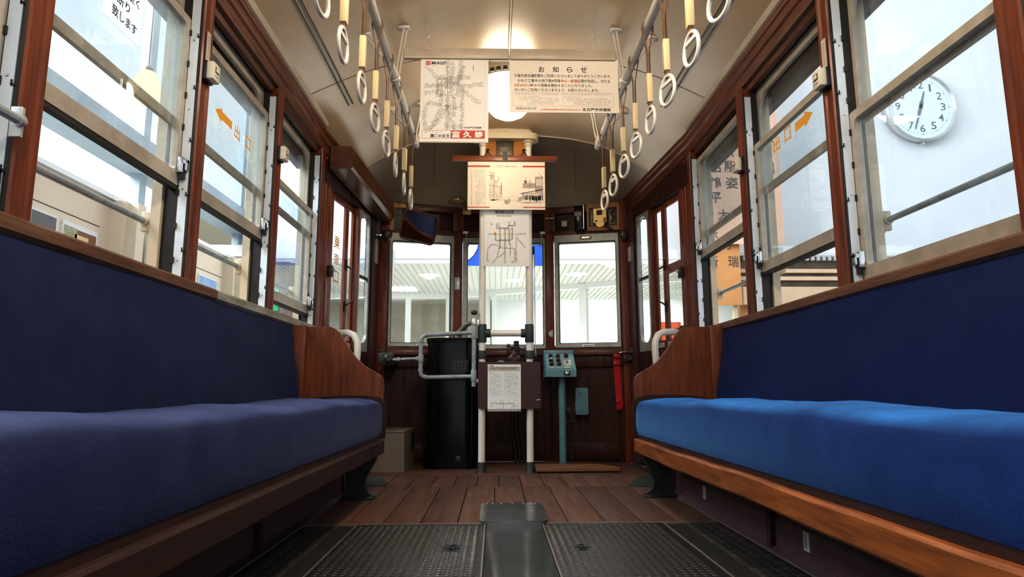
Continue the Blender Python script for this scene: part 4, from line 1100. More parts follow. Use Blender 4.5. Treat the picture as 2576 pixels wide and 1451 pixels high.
b = MB().mat('gategrey').lathe([(.016, -.025), (.0175, -.02), (.0175, .02), (.016, .025)], (-.487, G, .735), (0, 0, 1), 12).box(-.520, -.485, G - .012, G + .012, .722, .748, .003)
b.tube([(-.512, G, .735), (-.715, 4.50, .735)], .0088, 10).box(-.665, -.635, G + .085, G + .145, .724, .746, .003)
b.build('latch_bar', t)
t = MB().mat('iron').box(-.80, -.70, 4.52, 4.60, .70, .785, .006).lathe([(.03, 0), (.03, .05), (.02, .06)], (-.735, 4.52, .745), (.3, -1, 0), 14)
t.tube([(-.77, 4.55, .78), (-.77, 4.55, .80), (-.80, 4.60, .80)], .008, 8).box(-.80, -.72, 4.56, 4.93, .72, .76)
t.build('gate_catch', label='dark iron catch on the side post where the gate bar ends', cat='catch')

# black controller drum with brake handle
t = thing('controller_drum', (-.297, 4.72, 0), 'tall glossy black rounded drum standing behind the pipe gate', 'controller')
fz = lambda a, b_, d: (a, b_, d)
b = MB().mat('black').slab(fz, (-.478, -.116, 4.56, 4.90, .10), .045, .872, k=8); b.slab(fz, (-.484, -.110, 4.554, 4.906, .10), .862, .890, k=8); b.build('body', t, angle=50)
MB().mat('black').slab(fz, (-.49, -.104, 4.545, 4.915, .10), .003, .05, k=8).build('base', t, angle=50)
b = MB().mat('iron').box(-.292, -.188, 4.5565, 4.559, .655, .738); b.mat('black').box(-.288, -.192, 4.5555, 4.557, .659, .734); b.mat('iron')
for i in range(3):
    for j in range(4): b.box(-.282 + j * .022, -.268 + j * .022, 4.5548, 4.556, .667 + i * .023, .681 + i * .023)
b.build('name_plate', t)
b = MB().mat('trimgrey').lathe([(.03, 0), (.028, .03), (.02, .05)], (-.262, 4.72, .89), (0, 0, 1), 16)
b.tube([(-.265, 4.70, .93), (-.235, 4.66, .955), (-.205, 4.63, .985), (-.17, 4.61, .998), (-.13, 4.60, 1.0)], [.024, .022, .018, .014, .012], 10)
b.build('handle', t)
b = MB().mat('iron').lathe([(.02, 0), (.02, .012), (.012, .016)], (-.25, 4.556, .07), (0, -1, 0), 14).build('drain_plug', t)
for x in (-.33, -.27, -.19): MB().mat('iron').lathe([(.004, 0), (.003, .003)], (x, 4.559, .10), (0, -1, 0), 8).build('screw', t)

# beige box on the floor beside the dull bench
t = thing('floor_box', (-.70, 4.64, 0), 'plain beige metal box on the floor behind the end of the dull navy bench', 'box')
MB().mat('beigebox').add([(-.81, 4.40, .004), (-.59, 4.40, .004), (-.575, 4.86, .004), (-.81, 4.86, .004), (-.81, 4.40, .262), (-.595, 4.40, .262), (-.58, 4.86, .262), (-.81, 4.86, .262)], [(0, 3, 2, 1), (4, 5, 6, 7), (0, 1, 5, 4), (1, 2, 6, 5), (2, 3, 7, 6), (3, 0, 4, 7)]).build('case', t)
MB().mat('beigebox').box(-.812, -.592, 4.396, 4.87, .258, .266, .002).build('lid', t)
MB().mat('blackmatte').box(-.59, -.578, 4.66, 4.80, .13, .235).build('vent', t)

# teal control console on a pipe stand
t = thing('control_console', (.486, 4.80, 0), 'teal sloping switch box on a teal pipe stand by the driver position', 'control console')
b = MB().mat('teal').prism([(4.69, .622), (4.69, .672), (4.875, .802), (4.93, .802), (4.93, .622)], 'YZ', .362, .580)
b.box(.362, .580, 4.868, 4.876, .795, .822, .001)
b.build('case', t)
sl = Matrix(((1, 0, 0, .362), (0, .818, -.575, 4.69), (0, .575, .818, .672), (0, 0, 0, 1)))
b = MB(sl).mat('tealdark').box(.012, .206, .012, .212, .0, .003, .001); b.build('panel', t)
def knob(x, y, r, m, top=None):
    b = MB(sl).mat('blackmatte').lathe([(r * 1.25, .003), (r * 1.25, .008), (r, .010), (r * .9, .024), (r * .7, .026)], (x, y, 0), (0, 0, 1), 16)
    if top: b.mat(top).lathe([(r * .75, .024), (r * .7, .032), (r * .3, .034)], (x, y, 0), (0, 0, 1), 14)
    b.mat('plate').box(x - .004, x + .014, y + r + .006, y + r + .014, .003, .0045); b.build('knob', t)
for x, y, tp in ((.045, .165, None), (.100, .165, None), (.160, .170, 'redbutton'), (.045, .108, 'plate'), (.098, .108, 'redbutton'), (.045, .06, None), (.100, .06, None)): knob(x, y, .014, None, tp)
b = MB(sl).mat('plate').box(.135, .190, .045, .125, .003, .005, .001).mat('blackmatte').box(.157, .163, .09, .112, .005, .010).box(.150, .170, .082, .09, .005, .008); b.build('lock_plate', t)
for xa, xb_ in ((.135, .175), (.03, .06)): MB(sl).mat('plate').box(xa, xb_, .02, .033, .003, .006).build('label_tab', t)
b = MB().mat('blackmatte').box(.490, .535, 4.684, 4.691, .634, .662, .002).mat('chrome').lathe([(.014, 0), (.014, .008), (.008, .012)], (.512, 4.684, .645), (0, -1, 0), 14).mat('plate').box(.494, .53, 4.687, 4.691, .664, .668)
b.build('key_switch', t)
MB().mat('teal').tube([(.486, 4.80, .0), (.486, 4.80, .63)], .0255, 14).build('stand', t)

# small teal box and lever pipe on the front panel
b = MB().mat('teal').slab(lambda a, b_, d: (a, d, b_), (.600, .694, .348, .546, .012), 4.93, 4.985)
t = thing('teal_wall_box', (.647, 4.97, .35), 'small teal box fixed low on the dark front panel, beside the console stand', 'box')
b.build('case', t)
MB().mat('blackmatte').box(.632, .638, 4.927, 4.931, .495, .514).build('slot', t)
MB().mat('blackmatte').lathe([(.003, 0), (.003, .003)], (.630, 4.93, .365), (0, -1, 0), 8).build('screw', t)
b = MB().mat('iron').tube([(.565, 4.96, .0), (.565, 4.96, .34), (.55, 4.96, .37), (.548, 4.97, .40)], .010, 8).tube([(.53, 4.95, .30), (.61, 4.95, .295)], .005, 8).lathe([(.016, 0), (.016, .02)], (.548, 4.96, .39), (0, -1, 0), 12)
b.build('sand_pipe', label='thin dark pipe with a cross lever rising from the floor beside the teal stand', cat='pipe')
# red strap
b = MB().mat('red'); T5 = FR; b.T = None
pts = [(.915, 4.925, .79), (.912, 4.915, .74), (.918, 4.92, .60), (.922, 4.915, .48), (.930, 4.905, .43), (.915, 4.905, .385)]
for (a, c) in zip(pts[:-1], pts[1:]):
    b.add([(a[0] - .024, a[1], a[2]), (a[0] + .024, a[1], a[2]), (c[0] + .024, c[1], c[2]), (c[0] - .024, c[1], c[2]), (a[0] - .024, a[1] + .012, a[2]), (a[0] + .024, a[1] + .012, a[2]), (c[0] + .024, c[1] + .012, c[2]), (c[0] - .024, c[1] + .012, c[2])],
          [(0, 1, 2, 3), (7, 6, 5, 4), (0, 3, 7, 4), (1, 5, 6, 2)])
b.box(.888, .938, 4.895, 4.945, .765, .795, .004).box(.886, .940, 4.893, 4.93, .712, .735, .003).box(.894, .945, 4.898, 4.925, .435, .46, .004)
b.build('red_strap', label='bright red folded strap hanging on the front panel near the bright blue bench end', cat='strap')
# chrome lever valve at the corner post
t = thing('door_valve', (1.0, 4.86, .74), 'dark iron valve with a chrome lever on the corner post beside the red strap', 'valve')
b = MB().mat('iron').lathe([(.03, 0), (.034, .02), (.028, .06), (.02, .07)], (1.03, 4.90, .765), (-.6, -1, 0), 16).box(.99, 1.04, 4.84, 4.90, .795, .835, .006).box(1.0, 1.12, 4.83, 4.86, .80, .812, .002); b.lathe([(.014, 0), (.014, .05)], (.985, 4.86, .742), (-1, -.2, 0), 10); b.build('body', t)
MB().mat('chrome').tube([(1.0, 4.85, .806), (.975, 4.845, .808), (.935, 4.84, .804), (.918, 4.84, .801)], [.009, .009, .007, .003], 10).build('lever', t)
# brake valve and gauge behind the maroon board
t = thing('brake_valve', (.15, 4.93, .70), 'dark brake valve with tap levers below the centre front window, between the poles', 'valve')
b = MB().mat('wood_plum').lathe([(.055, 0), (.06, .02), (.055, .07), (.03, .09), (.022, .13)], (.145, 4.93, .70), (0, 0, 1), 20); b.box(.10, .19, 4.94, 5.06, .64, .72, .006); b.mat('iron').lathe([(.028, 0), (.028, .03), (.02, .035), (.02, .075)], (.16, 4.93, .82), (0, 0, 1), 14); b.mat('bronze').lathe([(.014, 0), (.016, .01), (.010, .03)], (.10, 4.91, .842), (0, 0, 1), 12).tube([(.10, 4.91, .85), (.16, 4.92, .84)], .007, 8); b.build('body', t)
b = MB().mat('iron')
for x in (.125, .155, .185): b.tube([(x, 4.96, .70), (x, 4.96, .25), (x + .02, 4.95, .12), (x + .03, 4.94, .01)], .010, 8)
b.build('pipe', t)
t = thing('pressure_gauge', (.045, 4.95, .66), 'round pale pressure gauge half hidden by the maroon board', 'gauge')
MB().mat('blackmatte').lathe([(.055, 0), (.055, .045), (.050, .05)], (.045, 5.02, .705), (0, -1, 0), 24).build('case', t)
MB().mat('papercream').lathe([(.047, 0), (.047, .003)], (.045, 4.969, .705), (0, -1, 0), 24).build('dial', t)

# interior mirror
T = Matrix.Translation((-.546, 4.60, 1.690)) @ Matrix.Rotation(math.radians(13), 4, 'Y') @ Matrix.Rotation(math.radians(7), 4, 'Z') @ Matrix.Rotation(math.radians(26), 4, 'X') @ Matrix.Scale(1.04, 4)
t = thing('driver_mirror', (-.546, 4.60, 1.69), 'tilted square mirror with rounded corners and brown rim, high before the front windows', 'mirror')
fn = lambda a, b_, d: (a, d, b_)
MB(T).mat('box_brown').ring(fn, (-.124, .124, -.108, .108, .034), (-.114, .114, -.098, .098, .028), -.010, .012).slab(fn, (-.12, .12, -.104, .104, .03), .004, .014).build('rim', t)
MB(T).mat('mirror').slab(fn, (-.1145, .1145, -.0985, .0985, .028), -.004, .004).build('glass', t)
MB().mat('iron').tube([(-.546, 4.615, 1.70), (-.56, 4.72, 1.75), (-.60, 4.93, 1.80)], .007, 8).build('arm', t)
# brass spot lamp above the windows
t = thing('reading_lamp', (-.27, 4.93, 1.93), 'small dull brass hooded lamp on the front wall, next to the street picture', 'lamp')
MB().mat('brass').lathe([(.018, .0), (.042, .006), (.052, .02), (.05, .032), (.03, .046), (.0, .05)], (-.292, 4.84, 1.935), (-.10, -.10, 1), 20, 1.25, 1.0).build('hood', t)
MB().mat('brass').tube([(-.27, 4.85, 1.95), (-.235, 4.92, 1.955), (-.225, 5.04, 1.94)], .014, 10).box(-.26, -.19, 5.02, 5.06, 1.90, 1.96, .006).build('bracket', t)
# yellow switch board with brass box on the front wall
t = thing('switch_board', (.85, 4.94, 1.745), 'yellow wooden frame with black recess and brass switch box, in the upper corner', 'switch board')
b = MB(FR).mat('wood_yellow')
fq = lambda a, b_, d: (a, d, b_)
b.ring(fq, (.30, .575, 1.755, 1.972, 0), (.318, .532, 1.79, 1.935, 0), -.028, .0); b.mat('blackmatte').box(.316, .534, -.008, .0, 1.788, 1.937)
b.build('frame', t)
b = MB(FR).mat('brass').slab(fq, (.352, .452, 1.812, 1.925, .006), -.05, -.01); b.mat('channel').box(.377, .42, -.052, -.05, 1.873, 1.912).mat('bronze').box(.36, .385, -.052, -.05, 1.818, 1.832).box(.428, .450, -.054, -.05, 1.815, 1.850); b.mat('brass').lathe([(.034, 0), (.034, .036)], (.402, -.012, 1.81), (0, -1, 0), 18); b.build('switch_box', t)
MB(FR).mat('bronze').tube([(.42, -.035, 1.80), (.49, -.05, 1.755)], [.006, .010], 8).build('lever', t)
b = MB(FR).mat('bronze').box(.47, .525, -.014, -.006, 1.80, 1.93, .003).mat('blackmatte').tube([(.49, -.02, 1.82), (.51, -.025, 1.86), (.485, -.02, 1.89), (.51, -.02, 1.915)], .008, 8); b.build('fuse_block', t)
MB(FR).mat('trimgrey').box(.325, .348, -.014, -.006, 1.80, 1.93, .003).build('terminal_strip', t)
b = MB(FR).mat('black').box(.205, .275, -.075, .0, 1.755, 1.952, .004); b.mat('chrome').box(.276, .279, -.078, -.072, 1.76, 1.95).mat('trimgrey').box(.207, .262, -.078, -.074, 1.865, 1.90)
b.build('circuit_breaker', label='narrow black breaker box between the small dial and the yellow switch board', cat='breaker box')
t = thing('small_dial', (.55, 5.0, 1.80), 'small square ivory dial on the dark wood above the front window', 'dial')
MB(FR).mat('button').box(.098, .142, -.018, .03, 1.805, 1.850, .003).build('case', t); MB(FR).mat('brass').box(.108, .132, -.020, -.017, 1.828, 1.840, .001).mat('blackmatte').lathe([(.003, 0), (.003, .002)], (.12, -.018, 1.815), (0, -1, 0), 8).build('face', t)
b = MB(FL).mat('wood_yellow').box(-.015, .05, -.022, .0, 1.745, 1.965, .003).box(.0, .14, -.026, .0, 1.925, 1.965, .003); b.mat('blackmatte').box(.05, .11, -.012, .0, 1.76, 1.925)
b.mat('bronze').box(.0, .03, -.026, -.02, 1.79, 1.80).box(.005, .03, -.026, -.02, 1.84, 1.86)
b.build('corner_board', label='yellow worn wooden board in the corner behind the driver mirror', cat='board')
for s, x, lab in ((-1, -.825, 'dull round bell knob on the corner post below the brown door box'), (1, .985, 'dull round bell knob on the corner post below the yellow switch board')):
    MB().mat('bronze').lathe([(.012, 0), (.034, .004), (.038, .016), (.034, .03), (.02, .042), (.0, .046)], (x, 4.885, 1.70), (-s * .35, -1, 0), 20, 1, 1.25).build('bell_knob', label=lab, cat='bell', group='round bells on the corner posts')

# brown door-engine box over the folding door beside the dull bench
t = thing('door_engine_box', (-.85, 4.4, 1.75), 'long brown enamelled box above the folding door beside the driver mirror', 'door engine')
b = MB().mat('box_brown')
A_ = [(-1.03, 3.935, 2.04), (-.905, 3.935, 2.04), (-.893, 3.935, 2.03), (-.888, 3.935, 1.905), (-.900, 3.935, 1.893), (-1.03, 3.935, 1.893)]
B_ = [(-.88, 4.83, 1.945), (-.800, 4.83, 1.945), (-.768, 4.83, 1.92), (-.765, 4.83, 1.815), (-.79, 4.83, 1.79), (-.88, 4.83, 1.79)]
b.add(A_ + B_, [(0, 1, 2, 3, 4, 5)[::-1], (6, 7, 8, 9, 10, 11)] + [(i, (i + 1) % 6, 6 + (i + 1) % 6, 6 + i) for i in range(6)])
b.build('case', t, smooth=False)
MB().mat('blackmatte').box(-.93, -.86, 4.78, 4.84, 1.66, 1.80, .004).mat('chrome').box(-.885, -.845, 4.765, 4.785, 1.665, 1.68, .002).build('bracket', t)

# plates on the corner posts, window latches, wiper
for s, y, zz, lab in ((-1, 4.80, (1.47, 1.66), 'narrow pale label plate on the plum post under the brown door box'), (1, 4.80, (1.49, 1.60), 'narrow pale label plate on the plum post below the yellow switch board')):
    T, Ln, iy = (TLd, LnL, iyL) if s < 0 else (TRd, LnR, iyR)
    b = MB(T).mat('plate').box(.885 * Ln, .935 * Ln, -iy * .004, iy * .0, zz[0], zz[1]); b.mat('inkgrey'); rr = random.Random(4)
    q = -iy * .0046
    for i in range(9):
        z = zz[0] + .012 + i * (zz[1] - zz[0] - .03) / 9
        if s < 0 and .3 < i / 9 < .7: continue
        b.box(.893 * Ln, .905 * Ln, q, q + iy * .001, z, z + .009); b.box(.914 * Ln, .926 * Ln, q, q + iy * .001, z + .002, z + .008)
    b.build('label_plate', label=lab, cat='label plate', group='narrow plates on the corner posts')
for x, sd, lab in ((-.235, 1, 'chrome swing latch above the centre front window, beside the mirror end'), (.372, -1, 'chrome swing latch above the centre front window, over the wiper rods')):
    b = MB().mat('silver').box(x - .022, x + .022, 5.02, 5.045, 1.745, 1.766, .003).tube([(x + .006 * sd, 5.028, 1.752), (x + .010 * sd, 5.022, 1.70), (x + .014 * sd, 5.02, 1.655), (x + .03 * sd, 5.02, 1.645)], .0045, 8); b.lathe([(.008, 0), (.008, .012)], (x, 5.02, 1.755), (0, -1, 0), 10)
    b.build('window_latch', label=lab, cat='latch', group='latches of the centre front window')
b = MB().mat('plate').box(.395, .425, 5.012, 5.022, 1.865, 1.875, .002).box(.43, .462, 5.008, 5.018, 1.866, 1.877, .002); b.build('post_tag', label='pair of tiny pale tags on the dark post above the front windows', cat='tag')
t = thing('wiper', (.29, 4.99, .75), 'black wiper motor with two chrome rods before the centre front window', 'wiper')
MB().mat('blackmatte').box(.252, .305, 4.955, 5.035, 1.572, 1.632, .005).build('motor', t)
b = MB().mat('chrome').tube([(.288, 4.985, 1.60), (.290, 4.985, .76)], .0055, 8).tube([(.304, 4.985, 1.56), (.306, 4.985, .80)], .004, 8).lathe([(.010, 0), (.010, .10)], (.297, 4.985, 1.47), (0, 0, 1), 10); b.build('rod', t)
b = MB(FC).mat('frontframe').prism([(.700, .965), (.722, .985), (.735, .985), (.735, .925), (.722, .925), (.700, .955)], 'XZ', -.035, -.008).mat('blackmatte').box(.712, .734, -.038, -.03, .928, .934)
b.build('strike_plate', label='pale angular strike plate on the post between the centre and bright-side front windows', cat='strike plate')
b = MB(FC).mat('plate').box(-.026, .016, -.022, -.012, 1.30, 1.40, .003).mat('bronze').box(-.02, .0, -.024, -.014, 1.41, 1.44, .002)
b.build('post_plate', label='small pale plate on the post between mirror-side and centre front windows', cat='plate')
t = thing('floor_hatch', (.53, 4.44, 0), 'raised wooden hatch board on the floor at the foot of the teal stand', 'hatch board')
MB().mat('hatch').prism([(.262, 4.285), (.80, 4.30), (.815, 4.36), (.69, 4.56), (.27, 4.57)], 'XY', .016, .034).build('board', t)
MB().mat('floorbase').prism([(.275, 4.295), (.79, 4.31), (.68, 4.55), (.28, 4.56)], 'XY', .002, .018).build('packing', t)
for s, x, lab in ((1, .87, 'dirty dark green mat scrap in the floor corner behind the bright bench leg'), (-1, -.70, 'dirty dark green mat scrap in the floor corner behind the dull bench leg')):
    MB().mat('polegreen').prism([(x - .13, 3.72), (x + .10, 3.70), (x + .10, 4.15), (x - s * .0, 4.10)] if s > 0 else [(x - .10, 3.78), (x + .10, 3.80), (x + .02, 4.16), (x - .10, 4.16)], 'XY', .001, .007).build('mat_scrap', label=lab, cat='mat')
# ------------------------------------------------------------------ steel floor covers
def cover(x0, x1, hx, lab):
    t = thing('floor_cover', ((x0 + x1) / 2, 1.2, 0), lab, 'floor cover', 'treadplate floor covers')
    b = MB().mat('steelfloor').box(x0, x1, Y0, 2.705, -.012, .002, .001)
    px, py = .0265, .0125
    ny = int((2.69 - 1.72) / py); nx = int((x1 - x0 - .02) / px)
    for j in range(ny):
        for i in range(nx):
            x = x0 + .016 + i * px + (px / 2 if j % 2 else 0); y = 1.72 + j * py
            if abs(x - hx) < .035 and abs(y - 2.30) < .05: continue
            sg = 1 if (j % 2) else -1
            a = (.0105, .0035 * sg); c = (-.0018 * sg, .0034)
            b.add([(x - a[0], y - a[1], .002), (x + c[0], y + c[1], .002), (x + a[0], y + a[1], .002), (x - c[0], y - c[1], .002), (x - a[0] * .4, y - a[1] * .4, .0042), (x + a[0] * .4, y + a[1] * .4, .0042)],
                  [(0, 4, 1), (1, 4, 5), (1, 5, 2), (2, 5, 3), (3, 5, 4), (3, 4, 0)])
    b.mat('trimgrey').box(x0, x0 + .006, Y0, 2.705, .0, .0035).box(x1 - .006, x1, Y0, 2.705, .0, .0035)
    b.build('plate', t, angle=20)
    b = MB().mat('blackmatte').box(hx - .014, hx + .014, 2.262, 2.335, .0021, .003).mat('blackmatte').tube([(hx - .008, 2.27, .006), (hx - .008, 2.325, .006), (hx + .008, 2.325, .006), (hx + .008, 2.27, .006)], .0028, 6, closed=True)
    b.mat('blackmatte').box(hx - .026, hx + .024, 2.296, 2.302, .002, .0045)
    b.build('ring_handle', t)
cover(-.545, -.036, -.142, 'worn steel treadplate floor cover with lifting handle, beside the dull navy bench')
cover(.186, .675, .293, 'worn steel treadplate floor cover with lifting handle, beside the bright blue bench')
b = MB().mat('smoothsteel').box(-.033, .183, Y0, 2.706, -.012, .006, .002); b.build('floor_strip', label='smooth dark steel strip down the middle of the floor between the treadplates', cat='floor strip')
b = MB().mat('smoothsteel').slab(lambda a, b_, d: (a, b_, d), (-.062, .212, 2.70, 3.135, .03), .002, .014); b.mat('chrome')
for x in (-.035, -.01, .03, .08, .13, .165, .185): b.lathe([(.004, 0), (.003, .002)], (x, 3.11, .014), (0, 0, 1), 8)
b.mat('blackmatte').box(-.03, .18, 3.05, 3.054, .013, .0146).box(-.03, .18, 2.98, 2.983, .013, .0146)
b.build('floor_flap', label='black steel flap with rounded corners on the planks, where the smooth strip ends', cat='flap')

# ------------------------------------------------------------------ call buttons and label strips on the pillars
def button(s, p, zz, lab, strip):
    X0 = XL if s < 0 else XR; n = -s
    x = X0 + n * .004
    t = thing('call_button', (x, p + .045, zz), lab, 'call button', 'ivory call buttons on the window pillars')
    MB().mat('blackmatte').box(x, x + n * .014, p + .012, p + .075, zz - .036, zz + .036, .003).build('base', t)
    b = MB().mat('button').box(x + n * .012, x + n * .040, p + .014, p + .073, zz - .034, zz + .034, .007); b.build('cover', t)
    b = MB().mat('bronze').box(x + n * .0395, x + n * .0405, p + .028, p + .058, zz - .006, zz + .018).mat('button').box(x + n * .040, x + n * .044, p + .033, p + .053, zz - .002, zz + .014, .002); b.mat('inkgrey').box(x + n * .0398, x + n * .0404, p + .030, p + .056, zz - .020, zz - .014)
    b.build('push', t)
    if strip:
        b = MB().mat('plate').box(x - n * .001, x + n * .003, p + .030, p + .056, zz + .045, zz + .155); b.mat('sepia'); rr = random.Random(int(p * 100))
        for i in range(7): b.box(x + n * .0028, x + n * .0035, p + .036, p + .050, zz + .056 + i * .013, zz + .056 + i * .013 + rr.uniform(.005, .010))
        b.build('label_strip', label='narrow worn label strip above the ivory button, %s' % strip, cat='label strip', group='worn label strips on the window pillars')
button(-1, PL[3], 1.66, 'ivory call button on the pillar between the two raised windows over the dull bench', 'by the exit arrow over the dull bench')
button(-1, PL[4], 1.655, 'ivory call button on the pillar before the last window over the dull bench', None)
button(1, PR[3], 1.63, 'ivory call button on the pillar next to the clock window', 'beside the clock window')
button(1, PR[4], 1.60, 'ivory call button on the pillar before the last window over the bright bench', None)
# door switch boxes on the last pillars
for s, p, lab in ((-1, PL[5], 'small dark switch on the last pillar by the folding door, dull bench side'), (1, PR[5], 'small dark switch on the last pillar by the folding door, bright bench side')):
    X0 = XL if s < 0 else XR; n = -s; x = X0 + n * .012
    b = MB().mat('blackmatte').box(x, x + n * .03, p + .19, p + .235, 1.225, 1.295, .004).mat('silver').lathe([(.012, 0), (.012, .01), (.006, .014)], (x + n * .03, p + .212, 1.27), (n, 0, 0), 12)
    b.build('door_switch', label=lab, cat='switch', group='door switches on the last pillars')

# exit arrows on the panes, boarding letters on the door, notice stuck on the pane
def arrow(b, O, U, V, x0, x1, y, h):
    O, U, V = Vector(O), Vector(U), Vector(V); d = 1 if x1 > x0 else -1
    hx = x1 - d * h * 1.0
    pts = [(x0, y - h * .28), (hx, y - h * .28), (hx, y - h * .5), (x1, y), (hx, y + h * .5), (hx, y + h * .28), (x0, y + h * .28)]
    b.add([O + U * p + V * q for p, q in pts], [tuple(range(7))])
xg = XL - .0485
O = (xg, 0, 0); U = (0, 1, 0); V = (0, 0, 1)
t = thing('exit_sticker', (xg, 2.6, 1.58), 'amber exit lettering with arrow on the raised window pane over the dull bench', 'sticker')
b = MB().mat('amber'); arrow(b, O, U, V, 2.620, 2.455, 1.617, .062); b.build('arrow', t, smooth=False)
MB().mat('amber').text('出', O, U, V, (2.648, 2.708, 1.580, 1.640), .02).build('letter', t, smooth=False); MB().mat('amber').text('口', O, U, V, (2.766, 2.828, 1.580, 1.636), .02).build('letter', t, smooth=False)
xg = XR + .0485
O = (xg, 0, 0); U = (0, -1, 0)
t = thing('exit_sticker', (xg, 2.6, 1.57), 'amber exit lettering with arrow on the raised window pane over the bright bench', 'sticker')
b = MB().mat('amber'); arrow(b, O, U, V, -2.560, -2.405, 1.602, .068); b.build('arrow', t, smooth=False)
MB().mat('amber').text('出', O, U, V, (-2.775, -2.706, 1.568, 1.634), .02).build('letter', t, smooth=False); MB().mat('amber').text('口', O, U, V, (-2.660, -2.598, 1.570, 1.635), .02).build('letter', t, smooth=False)
xg = XL - .0485
b = MB().mat('papersheer').box(xg - .001, xg, 1.712, 1.908, 1.568, 1.80, .0); O = (xg + .0008, 0, 0); U = (0, 1, 0)
b.mat('ink').text('乗車を堅く', O, U, V, (1.722, 1.886, 1.682, 1.712), .012).text('お断り', O, U, V, (1.735, 1.840, 1.638, 1.670), .012).text('致します', O, U, V, (1.755, 1.884, 1.592, 1.626), .012)
b.build('pane_notice', smooth=False, label='white black-lettered notice stuck on a pane, cut by the frame top over the dull bench', cat='notice')
b = MB(TLd).mat('amber'); xq = .33 * LnL
for ch, z in (('乗', 1.49), ('車', 1.375), ('口', 1.26)): b.text(ch, (0, iyL * .049, 0), (-1 * 1, 0, 0), (0, 0, 1), (-xq - .045, -xq + .045, z - .042, z + .042), .012)
b.build('boarding_letters', smooth=False, label='amber boarding letters in a column on the first pane of the folding door', cat='sticker')

# guard rails outside the side windows
for s, P in ((-1, PL), (1, PR)):
    X0 = XL if s < 0 else XR; o = lambda u: X0 + s * u
    wn = ['rearmost window', 'window behind the view edge', 'third window from the doors', 'second window from the doors', 'window beside the door']
    for i in range(1, 5):
        y0, y1 = P[i] + .03, P[i + 1] + .035
        t = thing('guard_rail', (o(.14), y0, 1.09), 'grey guard rail outside the %s, %s' % (wn[i], 'dull navy bench side' if s < 0 else 'bright blue bench side'), 'guard rail', 'guard rails outside the windows')
        z = 1.095
        if s < 0 and i == 1: o = lambda u: X0 + s * (u - .174); y1 -= .02
        else: o = lambda u: X0 + s * u
        MB().mat('gategrey').tube([(o(.142), y0, z), (o(.142), y1 - .03, z)], .0105, 10).build('bar', t)
        inside = s < 0 and i == 1
        for y in (y0 + .01, y1 - .03): MB().mat('silver' if inside else 'cream').box(o(.142 if inside else .126), o(.166 if inside else .156), y - .008, y + (.004 if inside else .010), z - .034, z + .034, .002).lathe([(.015, 0), (.015, .012)], (o(.142), y - .008, z), (0, -1, 0), 12).build('bracket', t)

# ------------------------------------------------------------------ the museum hall outside
b = MB().mat('outground').box(-9, 12, -6, 20, -.82, -.72); b.build('ground', kind='structure')
# far white wall with its deep soffit and the glazed room beyond
b = MB().mat('outwhite').box(-2.6, 9.5, 7.0, 7.25, 1.945, 9.0)
b.box(-2.6, 9.5, 6.985, 7.02, 1.945, 2.03); b.build('wall_outer_front', kind='structure')
b = MB().mat('soffit').box(-6, 9.5, 7.02, 10.4, 1.975, 2.10); b.mat('soffitgap')
for i in range(130): x = -4.2 + i * .075; b.box(x, x + .008, 7.25, 10.3, 1.968, 1.976)
b.mat('soffit').box(-6, 9.5, 10.3, 14.2, 2.2, 2.3); b.build('ceiling_outer', kind='structure')
b = MB().mat('outwhite').box(-9, -6.8, 6, 16, -.72, 4.0); b.mat('beigewall').box(-7, .2, 12.6, 12.8, -.72, 4); b.mat('outwhite').box(.0, 9, 12.0, 12.2, -.72, 4).box(8.8, 9.2, 7.2, 14, -.72, 4)
b.build('wall_outer_back', kind='structure')
wn = 16
def mull(p0, p1, xs, zb, widths):
    global wn
    T = frame(p0, p1); L = math.hypot(p1[0] - p0[0], p1[1] - p0[1])
    t = thing('window_%d' % wn, (p0[0], p0[1], -.72), kind='structure'); wn += 1
    b = MB(T).mat('outmull').box(0, L, -.03, .05, 1.90, 1.975).box(0, L, -.03, .05, zb, zb + .14).box(0, L, -.015, .03, -.72, zb)
    for x, wd in zip(xs, widths): b.box(x - wd / 2, x + wd / 2, -.035, .05, -.72, 1.96)
    b.build('frame', t)
    MB(T).mat('glassclear').box(0, L, .0, .008, zb, 1.95).build('pane', t)
mull((-5.2, 9.80), (-.72, 9.75), (.6, 2.2, 3.90), 1.02, (.08, .08, .075))
mull((-.72, 9.75), (3.4, 7.6), (.05, .68, .80, 2.16, 4.3), .90, (.10, .05, .05, .10, .08))
# light fittings under the soffit
def disc(x, y, lab, em=True):
    t = thing('downlight', (x, y, 1.95), lab, 'downlight', 'fittings in the outer soffit')
    MB().mat('outmull').lathe([(.14, .02), (.15, 0), (.12, -.006), (.11, .0)], (x, y, 1.972), (0, 0, 1), 24).build('rim', t)
    MB().mat('lightpanel' if em else 'outmull').lathe([(.115, .0), (.10, -.012), (.04, -.02 if em else -.05)], (x, y, 1.970), (0, 0, 1), 24).build('lens', t)
disc(1.02, 8.05, 'round lit downlight in the soffit seen through the front window over the teal console')
disc(.24, 8.5, 'round lit downlight in the soffit seen under the network map')
disc(-.83, 8.15, 'small white ceiling fitting in the ribbed soffit seen through the mirror-side front window', False)
for x, y, lab in ((-1.46, 9.25, 'rectangular lit panel in the ribbed soffit seen low in the mirror-side front window'), ):
    b = MB().mat('lightpanel').box(x - .30, x + .34, y - .16, y + .16, 1.955, 1.972); b.build('light_panel', label=lab, cat='light panel')
